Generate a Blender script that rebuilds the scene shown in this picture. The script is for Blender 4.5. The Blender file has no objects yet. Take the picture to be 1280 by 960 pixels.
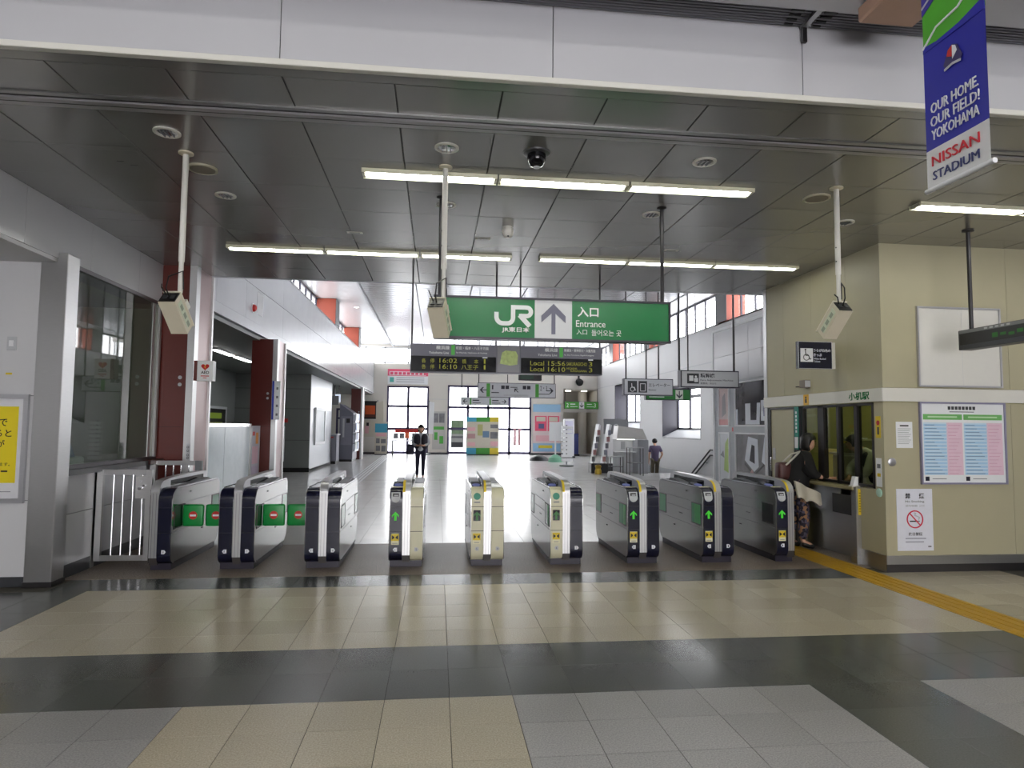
import bpy, bmesh, math, random
from mathutils import Vector, Matrix
random.seed(7)
R = math.radians
sc = bpy.context.scene
col = sc.collection

# ------------------------------------------------------------------ camera, sky, exposure
cd = bpy.data.cameras.new('camera')
cam = bpy.data.objects.new('camera', cd)
col.objects.link(cam)
cd.sensor_width = 36.0
cd.lens = 820.0 / 1280.0 * 36.0
cd.clip_end = 300
_y, _p, _r = R(6.42), R(3.73), R(0.566)
_f = Vector((math.sin(_y) * math.cos(_p), math.cos(_y) * math.cos(_p), math.sin(_p)))
_rt = Vector((math.cos(_y), -math.sin(_y), 0))
_up = _rt.cross(_f)
_r2 = math.cos(_r) * _rt + math.sin(_r) * _up
_u2 = -math.sin(_r) * _rt + math.cos(_r) * _up
cam.matrix_world = Matrix(((_r2.x, _u2.x, -_f.x, 0), (_r2.y, _u2.y, -_f.y, 0), (_r2.z, _u2.z, -_f.z, 1.65), (0, 0, 0, 1)))
sc.camera = cam

SKY = 11.0          # bright overcast sky outside the windows
TUBE = 34.0        # fluorescent tubes
w = bpy.data.worlds.new('overcast_sky')
sc.world = w
w.use_nodes = True
bg = w.node_tree.nodes['Background']
bg.inputs[0].default_value = (1.0, 0.975, 1.0, 1)
bg.inputs[1].default_value = SKY
sc.view_settings.view_transform = 'Standard'
sc.view_settings.look = 'None'
sc.view_settings.gamma = 1
sc.view_settings.use_curve_mapping = False
sc.view_settings.exposure = 0.0
sc.cycles.max_bounces = 8
sc.cycles.diffuse_bounces = 4
sc.cycles.glossy_bounces = 4
sc.cycles.transparent_max_bounces = 10
sc.cycles.caustics_reflective = False
sc.cycles.caustics_refractive = False
sc.cycles.sample_clamp_indirect = 6.0

# ------------------------------------------------------------------ materials
def lin(c):
    return tuple((v / 255 / 12.92) if v / 255 <= .04045 else ((v / 255 + .055) / 1.055) ** 2.4 for v in c)

MATS = {}
def rspan(lo, hi):
    """roughness span kept clear of the denoiser's specular threshold (about .274)"""
    lo, hi = max(.02, lo), min(1, hi)
    if lo < .28 < hi or lo < .27 < hi:
        if (lo + hi) / 2 < .274: hi = .265
        else: lo = .285
    return min(lo, hi), max(lo, hi)
def M(name, c, rough=.5, metal=0., var=.06, scale=12., bump=0., spec=.5, emit=None, es=0., rvar=.05):
    """principled surface with a little procedural colour and roughness variation"""
    if name in MATS:
        return MATS[name]
    m = bpy.data.materials.new(name)
    m.use_nodes = True
    nt = m.node_tree
    b = nt.nodes['Principled BSDF']
    tc = nt.nodes.new('ShaderNodeTexCoord')
    nz = nt.nodes.new('ShaderNodeTexNoise')
    nz.inputs['Scale'].default_value = scale
    nz.inputs['Detail'].default_value = 4
    nt.links.new(tc.outputs['Object'], nz.inputs['Vector'])
    l = lin(c)
    mx = nt.nodes.new('ShaderNodeMix')
    mx.data_type = 'RGBA'
    mx.inputs[6].default_value = (*[v * (1 - var) for v in l], 1)
    mx.inputs[7].default_value = (*[min(1, v * (1 + var)) for v in l], 1)
    nt.links.new(nz.outputs['Fac'], mx.inputs[0])
    nt.links.new(mx.outputs[2], b.inputs['Base Color'])
    mr = nt.nodes.new('ShaderNodeMapRange')
    mr.inputs['To Min'].default_value, mr.inputs['To Max'].default_value = rspan(rough - rvar, rough + rvar)
    nt.links.new(nz.outputs['Fac'], mr.inputs['Value'])
    nt.links.new(mr.outputs[0], b.inputs['Roughness'])
    b.inputs['Metallic'].default_value = metal
    b.inputs['Specular IOR Level'].default_value = spec
    if bump:
        bp = nt.nodes.new('ShaderNodeBump')
        bp.inputs['Strength'].default_value = bump
        bp.inputs['Distance'].default_value = .01
        nt.links.new(nz.outputs['Fac'], bp.inputs['Height'])
        nt.links.new(bp.outputs[0], b.inputs['Normal'])
    if emit:
        b.inputs['Emission Color'].default_value = (*lin(emit), 1)
        b.inputs['Emission Strength'].default_value = es
    MATS[name] = m
    return m

def speckle(name, c, c2, rough, scale=180., spec=.5, amount=.5):
    """granite / terrazzo tile: fine speckle between two colours, plus a slow per-tile drift"""
    if name in MATS:
        return MATS[name]
    m = bpy.data.materials.new(name)
    m.use_nodes = True
    nt = m.node_tree
    b = nt.nodes['Principled BSDF']
    tc = nt.nodes.new('ShaderNodeTexCoord')
    ge = nt.nodes.new('ShaderNodeNewGeometry')
    oi = nt.nodes.new('ShaderNodeObjectInfo')
    n1 = nt.nodes.new('ShaderNodeTexNoise')
    n1.inputs['Scale'].default_value = scale
    n1.inputs['Detail'].default_value = 3
    nt.links.new(ge.outputs['Position'], n1.inputs['Vector'])
    rp = nt.nodes.new('ShaderNodeValToRGB')
    rp.color_ramp.elements[0].position = .5 - amount / 2
    rp.color_ramp.elements[1].position = .5 + amount / 2
    rp.color_ramp.elements[0].color = (*lin(c2), 1)
    rp.color_ramp.elements[1].color = (*lin(c), 1)
    nt.links.new(n1.outputs['Fac'], rp.inputs[0])
    hv = nt.nodes.new('ShaderNodeHueSaturation')
    mr = nt.nodes.new('ShaderNodeMapRange')
    mr.inputs['To Min'].default_value = .92
    mr.inputs['To Max'].default_value = 1.08
    nt.links.new(oi.outputs['Random'], mr.inputs['Value'])
    nt.links.new(mr.outputs[0], hv.inputs['Value'])
    nt.links.new(rp.outputs[0], hv.inputs['Color'])
    nt.links.new(hv.outputs[0], b.inputs['Base Color'])
    n2 = nt.nodes.new('ShaderNodeTexNoise')
    n2.inputs['Scale'].default_value = 2.5
    nt.links.new(ge.outputs['Position'], n2.inputs['Vector'])
    m2 = nt.nodes.new('ShaderNodeMapRange')
    m2.inputs['To Min'].default_value, m2.inputs['To Max'].default_value = rspan(rough - .05, rough + .05)
    nt.links.new(n2.outputs['Fac'], m2.inputs['Value'])
    nt.links.new(m2.outputs[0], b.inputs['Roughness'])
    b.inputs['Specular IOR Level'].default_value = spec
    MATS[name] = m
    return m

def brushed(name, c, rough=.3, stretch=(2, 2, 60), metal=1.):
    """brushed steel: noise stretched along one axis"""
    if name in MATS:
        return MATS[name]
    m = bpy.data.materials.new(name)
    m.use_nodes = True
    nt = m.node_tree
    b = nt.nodes['Principled BSDF']
    tc = nt.nodes.new('ShaderNodeTexCoord')
    mp = nt.nodes.new('ShaderNodeMapping')
    mp.inputs['Scale'].default_value = stretch
    nz = nt.nodes.new('ShaderNodeTexNoise')
    nz.inputs['Scale'].default_value = 6
    nz.inputs['Detail'].default_value = 6
    nt.links.new(tc.outputs['Object'], mp.inputs[0])
    nt.links.new(mp.outputs[0], nz.inputs['Vector'])
    mx = nt.nodes.new('ShaderNodeMix')
    mx.data_type = 'RGBA'
    l = lin(c)
    mx.inputs[6].default_value = (*[v * .88 for v in l], 1)
    mx.inputs[7].default_value = (*[min(1, v * 1.1) for v in l], 1)
    nt.links.new(nz.outputs['Fac'], mx.inputs[0])
    nt.links.new(mx.outputs[2], b.inputs['Base Color'])
    mr = nt.nodes.new('ShaderNodeMapRange')
    mr.inputs['To Min'].default_value, mr.inputs['To Max'].default_value = rspan(rough - .08, rough + .1)
    nt.links.new(nz.outputs['Fac'], mr.inputs['Value'])
    nt.links.new(mr.outputs[0], b.inputs['Roughness'])
    b.inputs['Metallic'].default_value = metal
    MATS[name] = m
    return m

def glass(name, tint=(244, 246, 246), refl=1.0, ior=1.5):
    if name in MATS:
        return MATS[name]
    m = bpy.data.materials.new(name)
    m.use_nodes = True
    nt = m.node_tree
    for n in list(nt.nodes):
        nt.nodes.remove(n)
    out = nt.nodes.new('ShaderNodeOutputMaterial')
    tr = nt.nodes.new('ShaderNodeBsdfTransparent')
    tr.inputs[0].default_value = (*lin(tint), 1)
    gl = nt.nodes.new('ShaderNodeBsdfGlossy')
    gl.inputs['Roughness'].default_value = .02
    gl.inputs['Color'].default_value = (refl, refl, refl, 1)
    fr = nt.nodes.new('ShaderNodeFresnel')
    fr.inputs[0].default_value = ior
    mx = nt.nodes.new('ShaderNodeMixShader')
    ge = nt.nodes.new('ShaderNodeNewGeometry')
    fm = nt.nodes.new('ShaderNodeMath')           # reflect only at the outer face of the thin pane
    fm.operation = 'SUBTRACT'
    fm.use_clamp = True
    nt.links.new(fr.outputs[0], fm.inputs[0])
    nt.links.new(ge.outputs['Backfacing'], fm.inputs[1])
    nt.links.new(fm.outputs[0], mx.inputs[0])
    nt.links.new(tr.outputs[0], mx.inputs[1])
    nt.links.new(gl.outputs[0], mx.inputs[2])
    nt.links.new(mx.outputs[0], out.inputs[0])
    MATS[name] = m
    return m

def emitter(name, c, s):
    if name in MATS:
        return MATS[name]
    m = bpy.data.materials.new(name)
    m.use_nodes = True
    nt = m.node_tree
    b = nt.nodes['Principled BSDF']
    b.inputs['Base Color'].default_value = (*[v * .25 for v in lin(c)], 1)
    b.inputs['Emission Color'].default_value = (*lin(c), 1)
    b.inputs['Emission Strength'].default_value = s
    MATS[name] = m
    return m

tile_cream = speckle('tile_cream', (206, 197, 175), (174, 164, 143), .22, 110, amount=.4)
tile_grey = speckle('tile_grey', (178, 176, 175), (138, 137, 136), .34, 110, amount=.4)
tile_dark = speckle('tile_dark', (86, 89, 84), (74, 76, 72), .2, 110, amount=.5)
tile_hall = speckle('tile_hall', (226, 226, 224), (206, 206, 204), .2, 120)
mat_brown = speckle('mat_brown', (150, 136, 124), (78, 68, 62), .42, 75, amount=.25)
grout = M('grout', (66, 63, 56), .8, var=.2)
ceil_panel = M('ceil_panel', (160, 159, 157), .215, .55, var=.012, scale=1.5, rvar=.015)
ceil_gap = M('ceil_gap', (22, 22, 22), .7)
hall_ceil = M('hall_ceil', (158, 158, 162), .22, .5, var=.02, scale=3)
white_panel = M('white_panel', (192, 193, 198), .2, var=.03, scale=3)
white_wall = M('white_wall', (208, 208, 210), .42, var=.03, scale=3)
beam_white = M('beam_white', (190, 190, 194), .45, var=.03, scale=2)
beige_wall = M('beige_wall', (176, 170, 142), .5, var=.05, scale=4, bump=.02)
far_wall_m = M('far_wall_m', (214, 210, 202), .5, var=.03, scale=2)
grey_wall = M('grey_wall', (120, 124, 122), .45, var=.05, scale=2)
red_col = M('red_col', (92, 30, 22), .35, var=.06, scale=6)
orange_col = M('orange_col', (150, 66, 46), .45, var=.06, scale=6)
steel = brushed('steel', (190, 190, 190), .3)
steel_h = brushed('steel_h', (178, 178, 178), .3, (40, 1, 1))
steel_side = brushed('steel_side', (160, 160, 158), .2, (1, 2, 40))
steel_pol = brushed('steel_pol', (215, 215, 218), .16)
dark_steel = brushed('dark_steel', (92, 90, 92), .28)
navy = M('navy', (20, 22, 44), .22, var=.05)
cream = M('cream', (216, 212, 182), .35, var=.03)
black = M('black', (12, 12, 13), .4)
black_gloss = M('black_gloss', (14, 15, 20), .12)
dark_grey = M('dark_grey', (56, 58, 62), .4)
mid_grey = M('mid_grey', (120, 122, 126), .45)
light_grey = M('light_grey', (190, 192, 196), .45)
white = M('white', (232, 233, 235), .45, var=.02)
paper = M('paper', (236, 238, 240), .7, var=.02)
off_white = M('off_white', (222, 220, 212), .4, var=.02)
ivory = M('ivory', (214, 206, 184), .45, var=.04)
green = M('green', (12, 112, 58), .2, var=.03)
green_flap = M('green_flap', (14, 140, 62), .35, var=.03)
green_sign = M('green_sign', (66, 158, 48), .35, var=.04)
red = M('red', (198, 42, 36), .4)
yellow = M('yellow', (224, 196, 40), .45)
yellow_pave = M('yellow_pave', (196, 152, 24), .5, var=.1, scale=20)
blue = M('blue', (40, 60, 170), .45)
frame_purple = M('frame_purple', (70, 64, 96), .35, .3)
frame_dark = M('frame_dark', (44, 42, 60), .4)
alu = brushed('alu', (196, 196, 200), .3)
tan = M('tan', (196, 160, 138), .5)
wg = glass('window_glass')
og = glass('office_glass', (206, 214, 206), 1.0, 1.6)
bg_glass = glass('booth_glass', (205, 212, 196), .9, 1.5)
skin_m = M('skin', (206, 160, 134), .5, var=.05)
hair_m = M('hair', (18, 15, 14), .5, var=.2, scale=40)
lit_green = emitter('lit_green', (60, 190, 40), .75)
led_yellow = emitter('led_yellow', (190, 190, 40), .22)
led_green = emitter('led_green', (40, 150, 30), .12)
tube_m = emitter('tube_m', (255, 255, 248), TUBE)
lamp_small = emitter('lamp_small', (255, 250, 235), 8)
blue_lit = emitter('blue_lit', (120, 130, 200), .25)

# ------------------------------------------------------------------ mesh helpers
ORG = {}
class B:
    """collects shapes in world coordinates; obj() links them as one mesh object"""
    def __init__(s):
        s.bm = bmesh.new()
    def box(s, x0, x1, y0, y1, z0, z1, bev=0, seg=1):
        v = [s.bm.verts.new(p) for p in ((x0, y0, z0), (x1, y0, z0), (x1, y1, z0), (x0, y1, z0), (x0, y0, z1), (x1, y0, z1), (x1, y1, z1), (x0, y1, z1))]
        fs = [s.bm.faces.new([v[i] for i in q]) for q in ((3, 2, 1, 0), (4, 5, 6, 7), (0, 1, 5, 4), (1, 2, 6, 5), (2, 3, 7, 6), (3, 0, 4, 7))]
        if bev:
            es = list({e for f in fs for e in f.edges})
            bmesh.ops.bevel(s.bm, geom=es, offset=bev, segments=seg, affect='EDGES', profile=.5)
        return s
    def extr(s, pts, vec):
        vec = Vector(vec)
        a = [s.bm.verts.new(p) for p in pts]
        b = [s.bm.verts.new(Vector(p) + vec) for p in pts]
        n = len(a)
        s.bm.faces.new(a[::-1])
        s.bm.faces.new(b)
        for i in range(n):
            s.bm.faces.new((a[i], a[(i + 1) % n], b[(i + 1) % n], b[i]))
        return s
    def cyl(s, p0, p1, r, seg=12, r1=None, cap=True):
        p0, p1 = Vector(p0), Vector(p1)
        d = (p1 - p0).normalized()
        a = d.orthogonal().normalized()
        b = d.cross(a)
        r1 = r if r1 is None else r1
        A = [s.bm.verts.new(p0 + (a * math.cos(t) + b * math.sin(t)) * r) for t in [2 * math.pi * i / seg for i in range(seg)]]
        Bv = [s.bm.verts.new(p1 + (a * math.cos(t) + b * math.sin(t)) * r1) for t in [2 * math.pi * i / seg for i in range(seg)]]
        for i in range(seg):
            s.bm.faces.new((A[i], A[(i + 1) % seg], Bv[(i + 1) % seg], Bv[i]))
        if cap:
            s.bm.faces.new(A[::-1])
            s.bm.faces.new(Bv)
        return s
    def lathe(s, c, prof, seg=20, axis=(0, 0, 1)):
        """prof: (radius, distance along axis)"""
        c, ax = Vector(c), Vector(axis).normalized()
        a = ax.orthogonal().normalized()
        b = ax.cross(a)
        rings = []
        for r, h in prof:
            rings.append([s.bm.verts.new(c + ax * h + (a * math.cos(t) + b * math.sin(t)) * max(r, 1e-4)) for t in [2 * math.pi * i / seg for i in range(seg)]])
        for q, u in zip(rings, rings[1:]):
            for i in range(seg):
                s.bm.faces.new((q[i], q[(i + 1) % seg], u[(i + 1) % seg], u[i]))
        s.bm.faces.new(rings[0][::-1])
        s.bm.faces.new(rings[-1])
        return s
    def tube(s, pts, r, seg=8):
        """swept round tube through pts (list of points); r a number or list"""
        pts = [Vector(p) for p in pts]
        rs = r if isinstance(r, (list, tuple)) else [r] * len(pts)
        rings = []
        ref = None
        for i, p in enumerate(pts):
            t = (pts[min(i + 1, len(pts) - 1)] - pts[max(i - 1, 0)]).normalized()
            if ref is None:
                ref = t.orthogonal().normalized()
            a = (ref - t * ref.dot(t)).normalized()
            ref = a
            b = t.cross(a)
            rings.append([s.bm.verts.new(p + (a * math.cos(k) + b * math.sin(k)) * rs[i]) for k in [2 * math.pi * j / seg for j in range(seg)]])
        for q, u in zip(rings, rings[1:]):
            for i in range(seg):
                s.bm.faces.new((q[i], q[(i + 1) % seg], u[(i + 1) % seg], u[i]))
        s.bm.faces.new(rings[0][::-1])
        s.bm.faces.new(rings[-1])
        return s
    def ball(s, c, r, seg=14, rings=8):
        r = r if isinstance(r, (tuple, list)) else (r, r, r)
        mt = Matrix.Translation(c) @ Matrix.Diagonal((*r, 1))
        bmesh.ops.create_uvsphere(s.bm, u_segments=seg, v_segments=rings, radius=1, matrix=mt)
        return s
    def obj(s, name, mat, parent=None, smooth=True, org=None):
        me = bpy.data.meshes.new(name)
        bmesh.ops.recalc_face_normals(s.bm, faces=s.bm.faces[:])
        o_ = ORG[parent.name] if parent is not None else Vector(org or (0, 0, 0))
        if o_.length:
            bmesh.ops.translate(s.bm, verts=s.bm.verts[:], vec=-o_)
        s.bm.to_mesh(me)
        s.bm.free()
        me.materials.append(mat)
        if smooth:
            me.shade_smooth()
            me.set_sharp_from_angle(angle=R(35))
        return link(name, me, parent, o_)

def link(name, data, parent, org):
    o = bpy.data.objects.new(name, data)
    col.objects.link(o)
    if parent is not None:
        o.parent = parent
    else:
        o.location = org
    ORG[o.name] = Vector(org)
    return o

def tag(o, label=None, cat=None, group=None, kind=None):
    if label: o['label'] = label
    if cat: o['category'] = cat
    if group: o['group'] = group
    if kind: o['kind'] = kind
    return o

def thing(name, label, cat, loc=(0, 0, 0), group=None):
    o = link(name, None, None, Vector(loc))
    o.empty_display_size = .1
    return tag(o, label, cat, group)

def struct(name, label=None, loc=(0, 0, 0)):
    o = link(name, None, None, Vector(loc))
    return tag(o, label, None, None, 'structure')

def bx(name, mat, parent, x0, x1, y0, y1, z0, z1, bev=0, seg=1):
    return B().box(min(x0, x1), max(x0, x1), min(y0, y1), max(y0, y1), min(z0, z1), max(z0, z1), bev, seg).obj(name, mat, parent)

class Face:
    """a flat drawing surface in space: origin o, right r, up u (as its viewer sees it)"""
    def __init__(s, o, r, u, parent):
        s.o, s.r, s.u, s.p = Vector(o), Vector(r).normalized(), Vector(u).normalized(), parent
        s.n = s.r.cross(s.u)
        s.k = 1.0
    def at(s, a, b, d=0):
        return s.o + s.r * a * s.k + s.u * b * s.k + s.n * d
    def poly(s, name, pts, mat, d0=0., d1=.003, parent=None):
        return B().extr([s.at(a, b, d0) for a, b in pts], s.n * (d1 - d0)).obj(name, mat, parent or s.p)
    def rect(s, name, a0, b0, a1, b1, mat, d0=0., d1=.003, parent=None):
        return s.poly(name, ((a0, b0), (a1, b0), (a1, b1), (a0, b1)), mat, d0, d1, parent)
    def frame(s, name, a0, b0, a1, b1, wd, mat, d0=0., d1=.02, parent=None):
        b = B()
        for q in ((a0, b0, a1, b0 + wd), (a0, b1 - wd, a1, b1), (a0, b0 + wd, a0 + wd, b1 - wd), (a1 - wd, b0 + wd, a1, b1 - wd)):
            b.extr([s.at(x, y, d0) for x, y in ((q[0], q[1]), (q[2], q[1]), (q[2], q[3]), (q[0], q[3]))], s.n * (d1 - d0))
        return b.obj(name, mat, parent or s.p)
    def disc(s, name, a, b, r, mat, d0=0., d1=.003, seg=24, parent=None, sy=1.):
        return s.poly(name, [(a + r * math.cos(2 * math.pi * i / seg), b + sy * r * math.sin(2 * math.pi * i / seg)) for i in range(seg)], mat, d0, d1, parent)
    def ring(s, name, a, b, r, wd, mat, d0=0., d1=.003, seg=28, parent=None):
        bb = B()
        for i in range(seg):
            t0, t1 = 2 * math.pi * i / seg, 2 * math.pi * (i + 1) / seg
            q = [(a + k * math.cos(t), b + k * math.sin(t)) for k, t in ((r, t0), (r, t1), (r - wd, t1), (r - wd, t0))]
            bb.extr([s.at(x, y, d0) for x, y in q], s.n * (d1 - d0))
        return bb.obj(name, mat, parent or s.p)
    def stroke(s, name, pts, wd, mat, d0=0., d1=.003, parent=None):
        P = [Vector((a, b)) for a, b in pts]
        L, Rr = [], []
        for i, p in enumerate(P):
            t0 = (P[i] - P[i - 1]).normalized() if i else (P[1] - P[0]).normalized()
            t1 = (P[i + 1] - P[i]).normalized() if i < len(P) - 1 else t0
            n0, n1 = Vector((-t0.y, t0.x)), Vector((-t1.y, t1.x))
            m = (n0 + n1)
            m = m / max(.3, m.dot(n0)) if m.length > 1e-6 else n0
            L.append(p + m * wd / 2)
            Rr.append(p - m * wd / 2)
        bb = B()
        for i in range(len(P) - 1):
            bb.extr([s.at(q.x, q.y, d0) for q in (L[i], L[i + 1], Rr[i + 1], Rr[i])], s.n * (d1 - d0))
        return bb.obj(name, mat, parent or s.p)
    def text(s, body, a, b, h, mat, wd=None, d0=0., d1=.003, bold=0., name='lettering', parent=None, shear=0.):
        cu = bpy.data.curves.new('t', 'FONT')
        cu.body = body
        cu.resolution_u = 2
        cu.offset = bold
        cu.fill_mode = 'BOTH'
        cu.extrude = .01
        cu.shear = shear
        o = bpy.data.objects.new('t', cu)
        col.objects.link(o)
        bpy.context.view_layer.update()
        me = bpy.data.meshes.new_from_object(o.evaluated_get(bpy.context.evaluated_depsgraph_get()))
        bpy.data.objects.remove(o)
        bpy.data.curves.remove(cu)
        if not me.vertices:
            return None
        xs = [v.co.x for v in me.vertices]
        ys = [v.co.y for v in me.vertices]
        x0, x1, y0, y1 = min(xs), max(xs), min(ys), max(ys)
        kz = h / max(1e-6, y1 - y0)
        kx = wd / max(1e-6, x1 - x0) if wd else kz
        p = parent or s.p
        og_ = ORG[p.name]
        for v in me.vertices:
            c = v.co
            d = d1 if c.z > 0 else d0
            v.co = s.at(a + (c.x - x0) * kx, b + (c.y - y0) * kz, d) - og_
        me.materials.clear()
        me.materials.append(mat)
        return link(name, me, p, og_)

def fy(x, y, z, parent):      # faces the camera side (-Y)
    return Face((x, y, z), (1, 0, 0), (0, 0, 1), parent)
def fx(x, y, z, parent):      # faces -X
    return Face((x, y, z), (0, -1, 0), (0, 0, 1), parent)
def fxp(x, y, z, parent):     # faces +X
    return Face((x, y, z), (0, 1, 0), (0, 0, 1), parent)

def arrow(fc, a, b, size, ang, mat, wd=.14, d1=.004, name='arrow', parent=None):
    """arrow centred at (a,b), ang=0 points up"""
    def rot(p):
        x, y = p[0] * size, p[1] * size
        return (a + x * math.cos(ang) - y * math.sin(ang), b + x * math.sin(ang) + y * math.cos(ang))
    h = wd / 2
    pts = [(-h, -.5), (h, -.5), (h, .18), (.40, -.12), (.40, .10), (0, .5), (-.40, .10), (-.40, -.12), (-h, .18)]
    return fc.poly(name, [rot(p) for p in pts], mat, 0, d1, parent)

# ------------------------------------------------------------------ floor
CH = 3.9
floor = B().box(-10, 11, -9, 21.1, -.3, -.003).box(-10, 8.0, 21.1, 40, -.3, -.02).obj('floor', grout, None)
tag(floor, 'speckled stone tile floor in cream, grey and dark bands', None, None, 'structure')
TX = .388
def gx(k): return .099 + TX * k
tile_mesh = {}
def tile(x0, x1, y0, y1, mat, gap=.0034, top=0.0):
    if mat is tile_dark: gap = .0012
    key = (round(x1 - x0, 3), round(y1 - y0, 3), mat.name)
    if key not in tile_mesh:
        b = B()
        wx, wy = (x1 - x0) / 2 - gap / 2, (y1 - y0) / 2 - gap / 2
        e = .0012
        lo = [b.bm.verts.new((sx * wx, sy * wy, -.004)) for sx, sy in ((-1, -1), (1, -1), (1, 1), (-1, 1))]
        mi = [b.bm.verts.new((sx * wx, sy * wy, -.0015)) for sx, sy in ((-1, -1), (1, -1), (1, 1), (-1, 1))]
        hi = [b.bm.verts.new((sx * (wx - e), sy * (wy - e), 0)) for sx, sy in ((-1, -1), (1, -1), (1, 1), (-1, 1))]
        b.bm.faces.new(hi)
        for A, C in ((lo, mi), (mi, hi)):
            for i in range(4):
                b.bm.faces.new((A[i], A[(i + 1) % 4], C[(i + 1) % 4], C[i]))
        me = bpy.data.meshes.new('tile')
        b.bm.to_mesh(me); b.bm.free()
        me.materials.append(mat)
        tile_mesh[key] = me
    o = bpy.data.objects.new('tile', tile_mesh[key])
    col.objects.link(o)
    o.parent = floor
    o.location = ((x0 + x1) / 2, (y0 + y1) / 2, top)
    return o
def tiles(xs, ys, mat):
    for a, b in zip(xs, xs[1:]):
        for c, d in zip(ys, ys[1:]):
            tile(a, b, c, d, mat)
def rng(a, b, n): return [a + (b - a) * i / n for i in range(n + 1)]
XS1, XS2 = 4.70, 5.12       # yellow tactile strip
ys_front = [2.975, 3.36, 3.745, 4.13]
tiles([gx(k) for k in range(-8, -3)], ys_front, tile_grey)
tiles([gx(k) for k in range(-4, 2)], ys_front, tile_cream)
tiles([gx(k) for k in range(1, 7)], ys_front, tile_grey)
tiles([gx(6), gx(7), gx(8)], ys_front, tile_dark)
tiles([gx(8), gx(9), gx(10), gx(11), XS1], ys_front, tile_grey)
tiles([gx(k) for k in range(-9, 12)] + [XS1], [4.13, 4.605, 5.08], tile_dark)
ys_c = rng(5.08, 6.98, 5)
tiles([gx(k) for k in range(-9, 12)] + [XS1], ys_c, tile_cream)
tiles([gx(-11), gx(-10), gx(-9)], [4.6, 5.08] + ys_c[1:], tile_dark)
tiles([XS2, 5.5, 5.88, 6.27, 6.66], ys_c, tile_cream)
tiles([XS2, 5.5, 5.88, 6.27, 6.66], [6.98, 7.23], tile_cream)
tiles([XS2, 5.5, 5.9], [4.605, 5.08], tile_dark)
tiles([gx(k) for k in range(-10, 12)] + [XS1], [6.98, 7.47], tile_dark)
# the polished hall floor beyond the gates: far more tiles than can be picked apart
b = B()
ys = rng(9.46, 21.1, 30)
xs = [gx(k) for k in range(-13, 25)]
for a, c in zip(xs, xs[1:]):
    for d, e in zip(ys, ys[1:]):
        g = .0018
        hi = [(a + g, d + g, 0), (c - g, d + g, 0), (c - g, e - g, 0), (a + g, e - g, 0)]
        vs = [b.bm.verts.new(p) for p in hi] + [b.bm.verts.new((p[0], p[1], -.004)) for p in hi]
        b.bm.faces.new(vs[:4])
        for i in range(4):
            b.bm.faces.new((vs[i + 4], vs[(i + 1) % 4 + 4], vs[(i + 1) % 4], vs[i]))
ht = b.obj('polished_tile_field', tile_hall, floor, smooth=False)
ht['kind'] = 'stuff'
# hall floor farther away, stair well left open on the right
STX0, STX1, STY0, STY1 = 7.75, 9.45, 23.6, 28.6
hb = B()
hb.box(-8, STX0, 21.1, 39, -.02, 0)
hb.box(STX0, 10, 21.1, STY0, -.02, 0).box(STX0, 10, STY1, 39, -.02, 0).box(STX1, 10, STY0, STY1, -.02, 0)
hall_floor = hb.obj('hall_floor_slab', tile_hall, floor, smooth=False)
bm_ = B()
for k in range(14):
    bm_.box(STX0, STX1, STY0 + .05 + k * .3, STY0 + .36 + k * .3, -.17 * (k + 1) - .1, -.17 * (k + 1))
stairs = bm_.obj('stairs', light_grey, None, smooth=False)
swell = struct('wall_stairwell', 'plain walls of the stair well', (8.6, 26, -3))  # unseen walls added to stop sky light leaking up the well
bx('wall_panel', light_grey, swell, STX0 - .1, STX0, STY0 - .1, STY1 + .1, -3, -.02)
bx('wall_panel', light_grey, swell, STX1, STX1 + .1, STY0 - .1, STY1 + .1, -3, -.02)
bx('wall_panel', light_grey, swell, STX0 - .1, STX1 + .1, STY1, STY1 + .1, -3, -.02)
bx('wall_panel', light_grey, swell, STX0 - .1, STX1 + .1, STY0 - .1, STY0, -3, -.02)
bx('floor_panel', light_grey, swell, STX0 - .1, STX1 + .1, STY0 - .1, STY1 + .1, -3.1, -3)
tag(stairs, 'flight of steps leading down beside the white side wall', None, None, 'structure')

bx('floor_joint', dark_grey, floor, -3.7, 9.4, 20.30, 20.37, -.001, .001)
mat_o = B().box(-3.9, XS1, 7.48, 9.45, -.003, .001)
mat_o.box(XS2, 5.6, 7.48, 9.45, -.003, .001)
tag(mat_o.obj('floor_mat', mat_brown, None), 'brown flecked floor strip running under all the ticket gates', 'floor mat')

tp = thing('tactile_paving', 'yellow tactile paving strip leading to the ticket window', 'tactile paving', (4.91, 6, 0))
for k in range(17):
    y0 = 3.02 + k * .4
    q = bx('paving_tile', yellow_pave, tp, XS1 + .002, XS2 - .002, y0 + .002, y0 + .398, -.004, .002)
    bb = B()
    for i in range(4):
        xx = XS1 + .06 + i * .1
        bb.box(xx - .018, xx + .018, y0 + .02, y0 + .38, .001, .006, .002)
    bb.obj('raised_bars', yellow_pave, q)
tp2 = thing('tactile_strip', 'pale metal guide strips set in the hall floor beside the leaflet rack', 'guide strip', (-2.5, 28, 0))
for i in range(4):
    B().extr([(-2.5 + i * .11, 15.5, 0), (-2.44 + i * .11, 15.5, 0), (-2.92 + i * .11, 37.4, 0), (-2.98 + i * .11, 37.4, 0)], (0, 0, .004)).obj('guide_bar', light_grey, tp2)

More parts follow.
